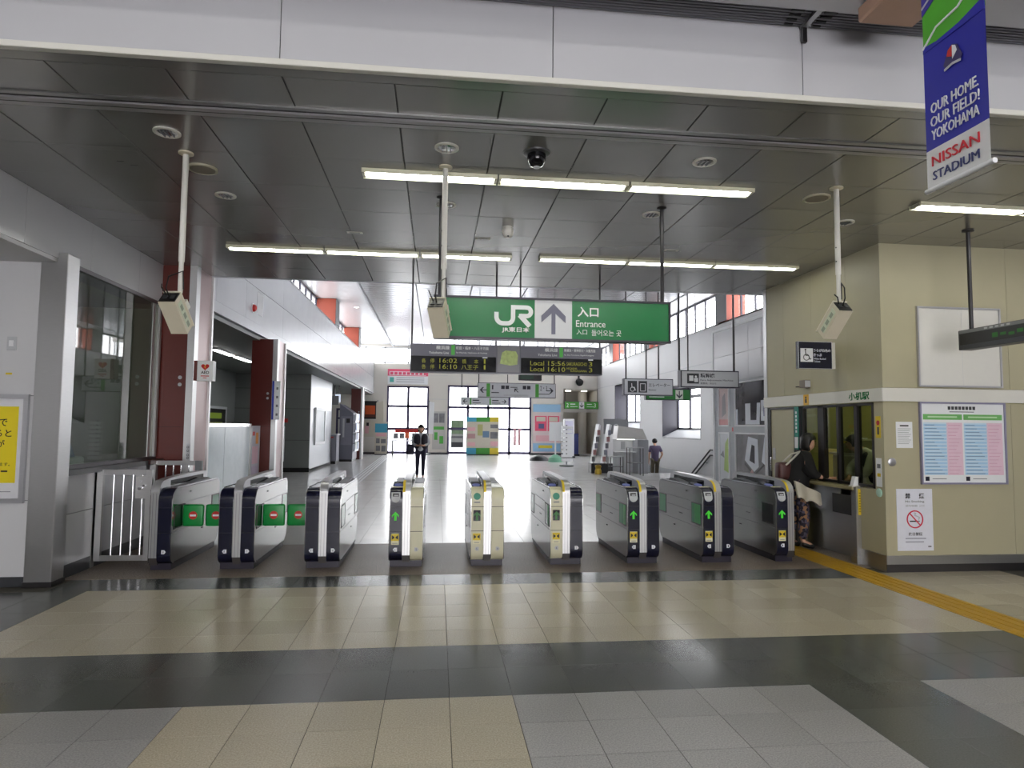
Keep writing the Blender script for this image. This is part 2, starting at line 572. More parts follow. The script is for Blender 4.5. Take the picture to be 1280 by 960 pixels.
# ------------------------------------------------------------------ main ceiling over the gates
ceiling = bx('ceiling', ceil_gap, None, -6, 9.5, 4.13, 10.36, CH + .012, CH + .12)
tag(ceiling, 'grey satin metal panel ceiling above the gates', None, None, 'structure')
pm = {}
def cpanel(x0, x1, y0, y1, gap=.011):
    key = (round(x1 - x0, 3), round(y1 - y0, 3))
    if key not in pm:
        bb = B().box(-(x1 - x0 - gap) / 2, (x1 - x0 - gap) / 2, -(y1 - y0 - .004) / 2, (y1 - y0 - .004) / 2, 0, .014, .0015)
        me = bpy.data.meshes.new('panel')
        bb.bm.to_mesh(me); bb.bm.free()
        me.materials.append(ceil_panel)
        pm[key] = me
    o = bpy.data.objects.new('panel', pm[key])
    col.objects.link(o)
    o.parent = ceiling
    o.location = ((x0 + x1) / 2, (y0 + y1) / 2, CH + random.uniform(0, .0012))
    o.rotation_euler = (random.uniform(-.0016, .0016), random.uniform(-.0012, .0012), 0)
cxs = [-.322 + .72 * k for k in range(-5, 14)]
cys = [4.86, 5.556, 6.236, 6.916, 7.59, 8.27, 8.95, 9.65, 10.355]
for a, c in zip(cxs, cxs[1:]):
    if c <= -3.9: continue
    cpanel(a, c, 4.26, 4.70)
    for d, e in zip(cys, cys[1:]):
        if a > 4.9 and e > 7.3:
            if d < 7.2: cpanel(a, c, d, 7.232)
            continue
        cpanel(a, c, d, e)
bx('border_panel', ceil_panel, ceiling, -6, 9.5, 4.135, 4.255, CH, CH + .014)
bx('edge_fascia', white_panel, ceiling, -3.95, 9.5, 10.355, 10.40, CH - .005, CH + .12)

# shutter rail across the ceiling
t = struct('trim_1', 'steel shutter rail with twin dark slots across the ceiling', (0, 4.75, CH))
bx('rail_bar', M('rail_silver', (176, 174, 176), .32, .5), t, -6, 9.5, 4.735, 4.85, CH - .02, CH)
bx('rail_slot', black, t, -6, 9.5, 4.785, 4.793, CH - .0215, CH - .019)
bx('rail_lip', steel_h, t, -6, 9.5, 4.66, 4.70, CH - .012, CH)
bx('rail_slot', black, t, -6, 9.5, 4.70, 4.735, CH - .006, CH + .004)

# white beam in front of it
beam = struct('ceiling_beam', 'wide white panelled beam across the top', (0, 4.1, CH))
jx = [-6, -4.48, -2.755, -1.02, .71, 2.445, 4.18, 5.9, 7.6, 9.5]
for a, c in zip(jx, jx[1:]):
    bx('panel', beam_white, beam, a + .003, c - .003, 4.10, 4.135, CH + .03, 4.44)
bx('backing', ceil_gap, beam, -6, 9.5, 4.12, 4.14, CH + .0, 4.6)
bx('lower_lip', off_white, beam, -6, 9.5, 4.09, 4.14, CH - .01, CH + .03, .004)
# lobby ceiling on the camera's side of the beam
lc = struct('ceiling_lobby', 'grey louvred soffit and white beam of the front lobby', (0, 3, 4.5))
bx('soffit', M('soffit_grey', (150, 150, 154), .5), lc, -9, 10, 3.84, 4.10, 4.42, 4.5)
for i in range(9):
    bx('soffit_rib', M('soffit_rib', (134, 134, 140), .5), lc, -9, 10, 3.85 + i * .028, 3.862 + i * .028, 4.412, 4.425)
bx('cross_beam', beam_white, lc, -9, 10, 3.3, 3.84, 4.36, 5.1)
bx('upper_panel', hall_ceil, lc, -9, 10, -9, 3.2, 5.0, 5.1)
slot = B()
for i in range(5):
    slot.box(2.26 + i * .01, 2.36, 3.86 + i * .05, 3.875 + i * .05, 4.405, 4.413)
    slot.box(2.50, 2.60 - i * .01, 3.86 + i * .05, 3.875 + i * .05, 4.405, 4.413)
slot.obj('vent_slots', black, lc)
t = thing('ceiling_bracket', 'small steel bracket and rail under the louvred soffit', 'bracket', (2.45, 4.0, 4.41))
bx('rail', steel_h, t, 2.425, 2.465, 3.84, 4.09, 4.39, 4.412)
bx('hanger', dark_steel, t, 2.43, 2.46, 4.06, 4.085, 4.29, 4.39)
t = thing('ceiling_box', 'tan square box hanging at the top edge beside the blue banner', 'box', (2.86, 3.6, 4.35))
B().box(2.62, 3.0, 3.35, 3.76, 4.24, 4.345, .012).obj('casing', tan, t)
bx('mount_plate', light_grey, t, 2.7, 2.92, 3.4, 3.7, 4.335, 4.342)

# lobby shell around the camera (unseen; rear opening sized for the daylight it lets in)
ws = struct('wall_back', 'lobby walls around a daylight opening')
bx('wall_panel', white_wall, ws, -9.1, -9, -9, 7.3, 0, 5)
bx('wall_panel', white_wall, ws, 10, 10.1, -9, 7.3, 0, 5)
bx('wall_panel', white_wall, ws, -9, -3.4, -9.1, -9, 0, 5)
bx('wall_panel', white_wall, ws, 5.8, 10, -9.1, -9, 0, 5)
bx('wall_panel', white_wall, ws, -3.4, 5.8, -9.1, -9, 3.0, 5)

# ------------------------------------------------------------------ left front wall, steel pillar, office window wall
wl = struct('wall_left_front', 'pale panelled wall beside the steel pillar', (-6, 7.2, 0))
bx('panel', white_wall, wl, -9, -4.10, 7.2, 7.32, 1.92, 3.3)
bx('panel', white_wall, wl, -9, -4.10, 7.2, 7.32, .86, 1.915)
bx('panel', white_wall, wl, -9, -4.10, 7.2, 7.32, .1, .855)
bx('backing', ceil_gap, wl, -9, -4.08, 7.21, 7.35, 0, CH)
bx('skirting', dark_grey, wl, -9, -4.10, 7.19, 7.21, 0, .1)
bx('joint', mid_grey, wl, -9, -4.1, 7.196, 7.2, 3.30, 3.31)

t = struct('pillar_steel', 'brushed steel clad pillar at the corner of the office window', (-3.96, 7.25, 0))
B().box(-4.09, -3.83, 7.17, 7.40, 0, 3.40, .006).obj('cladding', steel, t)
bx('foot', dark_steel, t, -4.10, -3.82, 7.165, 7.41, 0, .05)

wo = struct('wall_left', 'white panelled wall under and over the office window', (-3.95, 8.5, 0))
for a, c in zip([7.41, 8.19, 8.97, 9.72], [8.187, 8.967, 9.717]):
    bx('panel', white_panel, wo, -4.0, -3.90, a, c, .14, .67)
    bx('panel', white_panel, wo, -4.0, -3.90, a, c, .675, 1.12)
bx('backing', mid_grey, wo, -4.05, -3.92, 7.40, 9.72, 0, 1.15)
bx('skirting', dark_grey, wo, -4.0, -3.905, 7.41, 9.72, 0, .14)
for a, c in zip([3.0, 4.2, 5.4, 6.6, 7.8, 9.0, 9.75], [4.195, 5.395, 6.595, 7.795, 8.995, 9.75]):
    bx('beam_panel', white_panel, wo, -4.3, -3.92, a, c, 3.34, CH)
bx('beam_soffit', white_wall, wo, -9, -3.93, 4.14, 7.2, 3.30, 3.34)
win = struct('window_1', 'large office window in a slim steel frame', (-3.92, 8.5, 1.2))
f = fxp(-3.92, 7.40, 1.15, win)
f.rect('pane', .04, .05, 1.24, 2.17, og, -.006, 0)
f.rect('pane', 1.26, .05, 2.04, 2.17, og, -.002, .004)
f.frame('window_frame', 0, 0, 2.30, 2.2, .045, dark_steel, -.03, .02)
f.rect('mullion', 2.04, .04, 2.10, 2.17, steel, -.03, .012)
f.rect('side_panel', 2.10, .04, 2.26, 2.17, M('side_panel_green', (88, 92, 70), .3), -.02, .0)
f.rect('mullion', 2.22, .04, 2.28, 2.17, steel, -.03, .03)
f.rect('sill', -.0, -.06, 2.32, .0, dark_grey, -.05, .09)
f.rect('sill_edge', 1.9, -.05, 2.32, .01, M('sill_brown', (70, 40, 34), .35), .0, .12)
# office behind the window
of = struct('wall_office_left', 'plain grey interior of the office')
bx('wall_panel', M('office_int', (170, 172, 164), .7), of, -7.1, -7.0, 7.35, 10.4, 0, 3.5)
bx('wall_panel', MATS['office_int'], of, -7.0, -4.0, 10.3, 10.4, 0, 3.5)
bx('wall_panel', MATS['office_int'], of, -7.0, -4.0, 7.35, 7.36, 0, 3.5)
bx('ceiling_panel', MATS['office_int'], of, -7.0, -3.95, 7.35, 10.4, 3.36, 3.42)
t = thing('office_machine', 'blue and white ticket terminal just inside the office window', 'terminal', (-4.35, 8.1, .75))
B().box(-4.5, -4.15, 7.75, 8.35, 1.0, 1.25, .03, 2).obj('base_unit', white, t)
B().extr([(-4.5, 7.8, 1.25), (-4.2, 7.8, 1.25), (-4.32, 7.8, 1.6), (-4.5, 7.8, 1.62)], (0, .42, 0)).obj('screen_body', M('term_blue', (70, 110, 150), .4), t)
B().extr([(-4.205, 7.84, 1.28), (-4.30, 7.84, 1.56), (-4.296, 7.84, 1.562), (-4.2, 7.84, 1.28)], (0, .34, 0)).obj('screen', M('term_screen', (150, 180, 200), .2), t)
t = thing('office_desk', 'white office desk behind the window glass', 'desk', (-4.5, 8.5, 0))
bx('desk_top', white, t, -4.9, -4.06, 7.5, 10.0, .96, 1.0)
for yy in (7.55, 9.9):
    bx('leg', mid_grey, t, -4.85, -4.8, yy, yy + .05, 0, .96)
    bx('leg', mid_grey, t, -4.15, -4.1, yy, yy + .05, 0, .96)
t = thing('office_lamp', 'fluorescent strip on the office ceiling behind the glass', 'light', (-5.6, 8.8, 3.36))
bx('housing', white, t, -5.7, -5.5, 8.1, 9.4, 3.31, 3.36)
B().cyl((-5.6, 8.15, 3.29), (-5.6, 9.35, 3.29), .02).obj('tube', emitter('office_tube', (255, 255, 245), 22), t)

# red columns along the left side
def red_column(y0, x0, x1, top, lab, depth=.7):
    c = struct('column_red', lab, ((x0 + x1) / 2, y0, 0))
    bx('core', red_col, c, x0, x1, y0, y0 + depth, 0, top)
    bx('joint', M('joint_dark', (60, 24, 20), .5), c, x0 - .002, x1 - .001, y0 - .003, y0, 1.60, 1.606)
    bx('steel_corner', steel, c, x1 - .01, x1 + .085, y0 - .03, y0 + .12, 0, top)
    bx('side_cladding', M('pink_panel', (150, 124, 124), .3, .3), c, x1 + .03, x1 + .055, y0 + .12, y0 + depth - .04, 0, top)
    bx('steel_corner', steel, c, x1 - .01, x1 + .085, y0 + depth - .04, y0 + depth + .02, 0, top)
    fc = fy(x1 - .1, y0 - .001, 2.2, c)
    for v in (.0, .1):
        fc.disc('cap_disc', 0, v, .026, light_grey)
    return c
red_column(9.72, -3.97, -3.53, CH, 'deep red column with steel corner trim at the end of the office window')
red_column(14.3, -3.92, -3.47, 3.45, 'deep red column beyond the pale glass partition', .75)
red_column(32.6, -4.2, -3.72, 3.5, 'distant deep red column beside the tall grey machine', .6)

# ------------------------------------------------------------------ hall beyond the gates
HX0, HX1, HY1 = -3.7, 9.5, 38.5
fl = struct('wall_hall_left', 'long white fascia over the left side of the hall', (HX0, 24, 4))
ys = [10.4, 11.3, 13.0, 16, 19, 22, 25, 28, 31, 34, HY1]
for a, c in zip(ys, ys[1:]):
    bx('panel', white_panel, fl, HX0 - .05, HX0, a + .004, c - .004, 4.42, 5.22)
    bx('panel', white_panel, fl, HX0 - .05, HX0, a + .004, c - .004, 3.70, 4.412)
bx('lower_lip', white_panel, fl, HX0 - .06, HX0 + .015, 10.4, HY1, 3.50, 3.69)
bx('backing', mid_grey, fl, HX0 - .6, HX0 - .04, 10.4, HY1, 3.5, 5.2)
bx('ledge', white_wall, fl, -4.6, HX0, 10.4, HY1, 5.2, 5.24)
bx('alcove_ceiling', grey_wall, fl, -7.0, HX0 - .06, 10.4, HY1, 3.42, 3.5)
bx('alcove_wall', grey_wall, fl, -7.1, -7.0, 10.4, HY1, 0, 3.5)
bx('alcove_wall', grey_wall, fl, -7.0, -4.05, 10.4, 10.45, 0, 3.5)
bx('access_cover', white_wall, fl, HX0, HX0 + .004, 13.75, 14.2, 3.9, 4.35)
t = thing('alarm_bell', 'small round red alarm lamp on the white fascia', 'alarm lamp', (HX0, 13.45, 3.96))
B().lathe((HX0, 13.45, 3.96), [(.075, 0), (.075, .02), (.06, .06), (.02, .08)], 16, (1, 0, 0)).obj('lens', red, t)
B().lathe((HX0, 13.45, 3.96), [(.095, 0), (.095, .012)], 16, (1, 0, 0)).obj('base_ring', white, t)

# clerestory on both sides
def clerestory(name, x, side, lab):
    c = struct(name, lab, (x, 24, 5.3))
    b = B()
    yy = 10.45
    n = 0
    while yy < HY1 - .1:
        b.box(x - .03, x + .03, yy - .025, yy + .025, 5.24, 6.34)
        if n < 60:
            bx('pane', wg, c, x - .004, x + .004, yy + .025, min(yy + .925, HY1), 5.28, 6.30)
        yy += .95
        n += 1
    b.box(x - .03, x + .03, 10.4, HY1, 5.24, 5.29).box(x - .03, x + .03, 10.4, HY1, 6.29, 6.36)
    b.box(x - .02, x + .02, 10.4, HY1, 5.77, 5.80) if side < 0 else None
    b.obj('window_frame', frame_dark, c)
    return c
clerestory('window_2', -4.55, -1, 'high strip of small windows above the left fascia')
clerestory('window_3', HX1 + .15, 1, 'high strip of windows above the right hand hall wall')
def stub(x0, x1, y0, lab):
    c = struct('column_stub', lab, (x0, y0, 5.24))
    bx('core', orange_col, c, x0, x1, y0, y0 + .8, 5.24, 6.35)
    bx('steel_edge', dark_grey, c, x1 if x0 < 0 else x0 - .02, x1 + .02 if x0 < 0 else x0, y0 + .0, y0 + .8, 5.24, 6.35)
for i, y0 in enumerate((16.6, 24.8, 32.0)):
    stub(-4.55, -3.85, y0, 'orange red column top above the left fascia, %s from the ceiling edge' % ('first', 'second', 'third')[i])
for i, y0 in enumerate((20.6, 28.6, 34.8)):
    stub(9.45, 10.1, y0, 'orange red column top between the right upper windows, %s one back' % ('first', 'second', 'third')[i])

hc = struct('ceiling_hall', 'pale slatted ceiling over the far hall', (3, 24, 6.3))
bx('slab', mid_grey, hc, -4.8, 10.1, 10.3, 39, 6.42, 6.5)
bx('side_soffit', M('soffit_gloss', (206, 206, 208), .24, .08, rvar=.015), hc, -4.8, -2.63, 10.4, HY1, 6.36, 6.42)
bx('side_soffit', M('soffit_gloss', (206, 206, 208), .24, .08, rvar=.015), hc, 8.4, 10.1, 10.4, HY1, 6.36, 6.42)
b = B()
xs = rng(-2.62, 8.4, 6)
yy = 10.42
while yy < HY1 - .35:
    for a, c in zip(xs, xs[1:]):
        b.box(a + .022, c - .022, yy + .014, yy + .336, 6.26, 6.275)
    yy += .35
q = b.obj('ceiling_slats', hall_ceil, hc, smooth=False)
q['kind'] = 'stuff'
bx('slat_backing', dark_grey, hc, -2.63, 8.41, 10.41, HY1, 6.29, 6.31)
bx('edge_trim', light_grey, hc, -2.68, -2.62, 10.4, HY1, 6.24, 6.40)
bx('edge_trim', light_grey, hc, 8.4, 8.46, 10.4, HY1, 6.24, 6.40)
bx('drop_wall', white_panel, hc, -4.8, 10.1, 10.30, 10.40, CH + .1, 6.42)
for i, yv in enumerate((21.5, 26.5, 31.5)):
    xv = -3.3
    t = thing('hall_downlight', 'round downlight in the white soffit left of the hall ceiling, %s' % ('nearest one', 'middle one', 'farthest one')[i], 'downlight', (xv, yv, 6.36), 'hall soffit downlights')
    B().lathe((xv, yv, 6.36), [(.11, 0), (.11, -.012), (.085, -.014), (.08, -.004)], 16).obj('rim', white, t)
    B().lathe((xv, yv, 6.354), [(.075, 0), (.075, -.004)], 16).obj('lamp', lamp_small, t)

# right hall wall with recessed windows
wr = struct('wall_hall_right', 'white right hall wall with deep window recesses', (HX1, 25, 0))
def wall_x(par, x0, x1, y0, y1, z0, z1, holes, mat):
    """wall slab with rectangular holes (y0,y1,z0,z1), cut into panels"""
    cur = y0
    for (a, c, d, e) in sorted(holes):
        if a > cur: bx('panel', mat, par, x0, x1, cur + .003, a - .003, z0, z1)
        if d > z0: bx('panel', mat, par, x0, x1, a, c, z0, d)
        if e < z1: bx('panel', mat, par, x0, x1, a, c, e, z1)
        cur = c
    if cur < y1: bx('panel', mat, par, x0, x1, cur + .003, y1, z0, z1)
holes = [(23.0, 27.05, 1.28, 3.33), (30.2, 34.6, 1.6, 3.9)]
wall_x(wr, HX1, HX1 + .06, 13.5, HY1, -2.5, 5.24, holes, white_wall)
bx('ledge', white_wall, wr, HX1, HX1 + .7, 10.4, HY1, 5.2, 5.25)
bx('trim_line', light_grey, wr, HX1 - .006, HX1, 13.5, HY1, 3.96, 4.0)
for i, (a, c, d, e) in enumerate(holes):
    wn = struct('window_%d' % (4 + i), 'deep set square window in the right hall wall, %s from the gates' % ('first', 'second')[i], (HX1, a, d))
    bb = B()
    bb.box(HX1, HX1 + .75, a - .04, a, d - .04, e + .04).box(HX1, HX1 + .75, c, c + .04, d - .04, e + .04)
    bb.box(HX1, HX1 + .75, a, c, d - .04, d).box(HX1, HX1 + .75, a, c, e, e + .04)
    bb.obj('reveal', M('reveal', (34, 32, 46), .4), wn)
    fw = B()
    n = 3
    xg = HX1 + .7
    B().extr([(HX1 - .01, a, d - .03), (HX1 - .01, a, d + .01), (xg, a, d + .34), (xg, a, d - .03)], (0, c - a, 0)).obj('sloped_sill', light_grey, wn)
    d = d + .30
    for k in range(n + 1):
        yk = a + (c - a) * k / n
        fw.box(xg - .03, xg + .03, yk - .07, yk + .07, d, e)
    zt = d + (e - d) * .78
    for z in (d + .04, zt, e - .04):
        fw.box(xg - .03, xg + .03, a, c, z - .06, z + .06)
    fw.obj('window_frame', frame_dark, wn)
    for k in range(n):
        for z0, z1 in ((d, zt), (zt, e)):
            bx('pane', wg, wn, xg - .004, xg + .004, a + (c - a) * k / n + .04, a + (c - a) * (k + 1) / n - .04, z0 + .04, z1 - .04)

# far wall with its big windows
FW = HY1
wf = struct('wall_far', 'beige far wall of the hall', (3, FW, 0))
ops = [(-2.94, -.53, .0, 3.96), (.56, 5.5, .0, 4.05), (7.42, 9.5, .0, 3.95)]
cur = -7.0
for (a, c, d, e) in ops:
    bx('panel', far_wall_m, wf, cur, a, FW, FW + .2, 0, 5.25)
    bx('panel', far_wall_m, wf, a, c, FW, FW + .2, e, 5.25)
    cur = c
bx('panel', far_wall_m, wf, cur, 10.2, FW, FW + .2, 0, 5.25)
bx('panel', far_wall_m, wf, -7, 10.2, FW, FW + .2, 6.22, 6.5)
bx('skirting', dark_grey, wf, -4.6, -2.94, FW - .02, FW, 0, .12)
bx('skirting', dark_grey, wf, -.53, .56, FW - .02, FW, 0, .12)
bx('skirting', dark_grey, wf, 5.5, 7.42, FW - .02, FW, 0, .12)
for z in (1.9, 3.2, 4.6):
    bx('joint', light_grey, wf, -.53, .56, FW - .004, FW, z, z + .02)
def grid_window(name, lab, x0, x1, z0, z1, cols, rows, fwd=.09, mat=frame_purple):
    wn = struct(name, lab, (x0, FW, z0))
    bb = B()
    for x in cols: bb.box(x - fwd / 2, x + fwd / 2, FW + .04, FW + .12, z0, z1)
    for z in rows: bb.box(x0, x1, FW + .04, FW + .12, z - fwd / 2, z + fwd / 2)
    bb.obj('window_frame', mat, wn)
    for a, c in zip(cols, cols[1:]):
        for d, e in zip(rows, rows[1:]):
            bx('pane', wg, wn, a + fwd / 2, c - fwd / 2, FW + .075, FW + .085, d + fwd / 2, e - fwd / 2)
grid_window('window_6', 'tall bright window with a cross frame in the far wall', -2.94, -.53, 0, 3.96, [-2.9, -1.72, -.57], [.1, 1.47, 2.78, 3.92], .15)
grid_window('window_7', 'row of tall bright glass doors in the far wall', .56, 5.5, 0, 4.05, [.6, 1.75, 2.95, 4.2, 5.46], [.1, 1.5, 2.75, 4.0], .15)
wn = grid_window('window_8', 'high strip window over the far wall', -7, 10.2, 5.25, 6.22, [-6.95, -5.5, -4.2, -3.1, -1.75, -.45, .9, 2.25, 3.6, 4.95, 6.3, 7.65, 9.0, 10.1], [5.3, 6.17], .07, light_grey)
# passage behind the far right opening
t = struct('wall_passage', 'lit passage behind the green platform sign', (8.5, 41, 0))
bx('panel', far_wall_m, t, 7.3, 9.6, 41.5, 41.6, 0, 3.95)
bx('panel', far_wall_m, t, 7.3, 7.42, FW + .2, 41.5, 0, 3.95)
bx('panel', far_wall_m, t, 9.5, 9.62, FW + .2, 41.5, 0, 3.95)
bx('ceiling_panel', far_wall_m, t, 7.3, 9.6, FW + .2, 41.5, 3.9, 3.96)
bx('floor_panel', light_grey, t, 7.3, 9.6, FW, 41.5, -.1, 0)
bx('lintel', far_wall_m, t, 7.42, 9.5, FW + .25, FW + .4, 2.55, 2.72)
B().cyl((9.0, 40.4, 0), (9.0, 40.4, 3.9), .28, 20).obj('round_column', far_wall_m, t)
for x in (7.9, 8.9):
    bx('lamp', lamp_small, t, x - .16, x + .16, 39.4, 39.6, 3.86, 3.9)
bx('ground', light_grey, struct('ground_outside', 'pale paving outside'), -60, 70, 40.2, 120, -.4, -.3)

# ------------------------------------------------------------------ ticket office on the right
OX, OY = 5.24, 7.23
wo = struct('wall_right_front', 'beige office wall facing the lobby', (7, OY, 0))
for a, c in ((OX, 6.9), (6.904, 8.5), (8.504, 10.0)):
    bx('panel', beige_wall, wo, a, c, OY, OY + .1, 2.16, CH)
    bx('panel', beige_wall, wo, a, c, OY, OY + .1, .19, 1.99)
bx('band', off_white, wo, OX - .02, 10, OY - .025, OY + .02, 1.995, 2.155, .004)
bx('skirting', steel_h, wo, OX - .01, 10, OY - .012, OY + .02, .09, .19)
bx('skirting_reflection', dark_steel, wo, OX - .01, 10, OY - .012, OY + .02, 0, .09)  # darker steel strip colours in the dark floor reflection
t = thing('wall_stud', 'small round metal stud beside the paper notice', 'stud', (5.33, OY, 1.28))
B().lathe((5.33, OY, 1.28), [(.05, 0), (.05, .012), (.03, .02)], 14, (0, -1, 0)).obj('cover', MATS['alu'], t)

wsd = struct('wall_right', 'beige office side wall with the ticket window', (OX, 8.6, 0))
for a, c in ((OY + .1, 7.9), (7.904, 8.7), (8.704, 9.45), (9.454, 10.05)):
    bx('panel', beige_wall, wsd, OX, OX + .1, a, c, 2.16, CH)
bx('panel', beige_wall, wsd, OX, OX + .1, OY + .1, 7.42, .19, 1.99)
bx('panel', beige_wall, wsd, OX, OX + .1, 7.42, 7.72, .19, .94)
bx('band', off_white, wsd, OX - .025, OX + .02, OY - .02, 10.05, 1.995, 2.155, .004)
bx('skirting', steel_h, wsd, OX - .012, OX + .02, OY, 7.7, 0, .19)
bx('end_post', steel, wsd, OX - .01, OX + .12, 9.96, 10.06, 0, CH)
bx('end_trim', white, wsd, OX + .02, OX + .3, 10.06, 10.1, 0, CH)
# office interior
oi = struct('wall_office_right', 'yellowish interior of the ticket office', (7, 9, 0))
oim = M('office_yellow', (180, 176, 120), .7)
bx('wall_panel', oim, oi, 7.4, 7.5, OY + .1, 10.1, 0, 3)
bx('wall_panel', oim, oi, OX + .1, 7.4, 10.0, 10.1, 0, 3)
bx('ceiling_panel', oim, oi, OX + .1, 7.4, OY + .1, 10.1, 2.9, 3)
bx('wall_panel', M('office_wood', (150, 122, 50), .5), oi, 7.36, 7.4, 8.6, 9.2, .8, 2.4)
t = thing('office_ceiling_lamp', 'fluorescent strip inside the ticket office', 'light', (6.4, 8.6, 2.9))
bx('housing', white, t, 6.3, 6.5, 8.0, 9.2, 2.86, 2.9)
B().cyl((6.4, 8.05, 2.84), (6.4, 9.15, 2.84), .018).obj('tube', emitter('office_tube2', (255, 250, 220), 70), t)
t = thing('filing_cabinet', 'white cabinet with a printer shelf inside the ticket office', 'cabinet', (6.3, 9.3, 0))
B().box(6.1, 6.6, 8.9, 9.6, 0, 1.28, .01).obj('body', white, t)
bx('shelf_top', light_grey, t, 6.05, 6.62, 8.88, 9.62, 1.28, 1.31)
for z in (.5, .9):
    bx('drawer', light_grey, t, 6.085, 6.1, 8.92, 9.58, z, z + .36)
t = thing('office_printer', 'grey and yellow printer on the white office cabinet', 'printer', (6.3, 9.3, 1.31))
B().box(6.12, 6.5, 8.98, 9.4, 1.31, 1.52, .02).obj('body', M('printer', (150, 150, 120), .5), t)
bx('paper_tray', paper, t, 6.1, 6.3, 9.05, 9.3, 1.52, 1.54)
bx('panel_strip', yellow, t, 6.112, 6.12, 9.0, 9.38, 1.45, 1.49)

# ticket window and counter
wn = struct('window_9', 'dark framed ticket window of the office', (OX, 8.6, .95))
f = fx(OX + .03, 9.92, 0, wn)         # u = 9.92 - y
def u(y): return 9.92 - y
bb = B()
for y0, y1, z0 in ((7.40, 7.44, .95), (7.72, 7.78, .95), (8.10, 8.15, .95), (8.44, 8.58, .95), (8.95, 9.0, .95), (9.16, 9.2, 0), (9.88, 9.94, 0)):
    bb.box(OX - .005, OX + .06, y0, y1, z0, 1.99)
bb.box(OX - .005, OX + .06, 7.4, 9.94, 1.955, 1.99).box(OX - .005, OX + .06, 7.4, 9.16, .955, .99)
bb.obj('window_frame', M('frame_black', (26, 23, 24), .3), wn)
for a, c, m_ in ((7.44, 7.72, bg_glass), (7.78, 8.10, bg_glass), (8.15, 8.44, bg_glass), (8.58, 8.95, bg_glass)):
    if a == 8.15:
        f.rect('pane', u(c), 1.40, u(a), 1.955, m_, 0, .006)
    else:
        f.rect('pane', u(c), .99, u(a), 1.955, m_, 0, .006)
f.rect('pillar_panel', u(9.16), .0, u(9.0), 1.99, dark_steel, 0, .03)
t = struct('door_1', 'beige office door with a steel handle beside the ticket window', (OX, 9.54, 0))
B().box(OX + .01, OX + .05, 9.2, 9.88, .01, 1.955, .004).obj('leaf', beige_wall, t)
B().tube([(OX - .05, 9.80, 1.0), (OX - .05, 9.80, 1.22)], .012).obj('handle', steel_pol, t)
bx('push_plate', steel, t, OX + .005, OX + .012, 9.76, 9.84, 1.18, 1.36)
t = thing('hanging_sign', 'narrow teal vertical sign on the post beside the office door', 'sign', (OX - .01, 9.08, 1.4))
f = fx(OX - .02, 9.13, 1.36, t)
f.rect('plate', 0, 0, .1, .62, M('teal', (20, 128, 110), .4), 0, .012)
f.rect('lower_plate', .005, .02, .095, .18, paper, .012, .014)
for i in range(6):
    f.rect('print_mark', .03, .52 - i * .055, .07, .555 - i * .055, white, .012, .014)

ct = thing('ticket_counter', 'brushed steel ticket counter with a recess painted dark under the office window', 'counter', (5.35, 8.4, 0))
bx('front_panel', steel, ct, 5.40, 5.46, 7.78, 9.16, .0, .54)
bx('upper_panel', steel, ct, 5.36, 5.42, 8.28, 9.16, .545, .90)
bx('recess_shade_panel', black, ct, 5.352, 5.36, 7.95, 8.46, .545, .80)  # flush black panel paints in the dark of the recess
bx('recess_side', steel, ct, 5.36, 5.42, 7.78, 8.28, .545, .90)
bx('recess_base', steel_h, ct, 5.38, 5.52, 7.78, 8.28, .54, .552)
bx('recess_top', steel, ct, 5.36, 5.52, 7.78, 8.28, .78, .90)
B().box(5.16, 5.62, 7.74, 9.16, .90, .945, .006).obj('counter_top', M('ledge', (168, 160, 120), .3, .3), ct)
B().box(5.18, 5.28, 7.69, 7.79, 0, .95, .004).obj('end_post', steel, ct)
bx('post_foot', steel, ct, 5.17, 5.29, 7.68, 7.80, 0, .09)
f = fy(5.205, 7.689, .6, ct)
f.rect('warning_strip', 0, 0, .045, .32, yellow, 0, .002)
for i in range(8):
    f.rect('print_mark', .012, .26 - i * .032, .033, .276 - i * .032, M('ochre', (150, 120, 20), .5), .002, .003)
t = thing('card_holder', 'small white card holder on the end post of the counter', 'card holder', (5.22, 7.74, .95))
B().extr([(5.16, 7.72, .95), (5.28, 7.72, .95), (5.28, 7.72, 1.07), (5.19, 7.72, 1.07)], (0, .06, 0)).obj('card', paper, t)
bx('base', off_white, t, 5.15, 5.29, 7.70, 7.79, .945, .96)
# stickers right of the window
t = thing('wall_sticker', 'yellow and white notice strips on the wall edge right of the ticket window', 'notice', (OX, 7.34, 1.2))
f = fx(OX, 7.37, 0, t)
f.rect('yellow_strip', 0, 1.56, .09, 1.82, yellow, 0, .003)
f.disc('print_mark', .045, 1.74, .03, red, .003, .004, 14)
f.rect('print_mark', .03, 1.6, .06, 1.69, dark_grey, .003, .004)
f.rect('white_strip', -.01, .98, .09, 1.32, paper, 0, .003)
f.rect('print_line', .01, 1.10, .07, 1.14, yellow, .003, .004)
f.rect('print_line', .01, 1.2, .07, 1.25, mid_grey, .003, .004)
t = thing('call_button', 'round pale call button below the notice strips', 'button', (OX, 7.34, .9))
B().lathe((OX, 7.33, .91), [(.05, 0), (.05, .012), (.034, .018)], 18, (-1, 0, 0)).obj('button_disc', M('pale_teal', (170, 205, 190), .4), t)

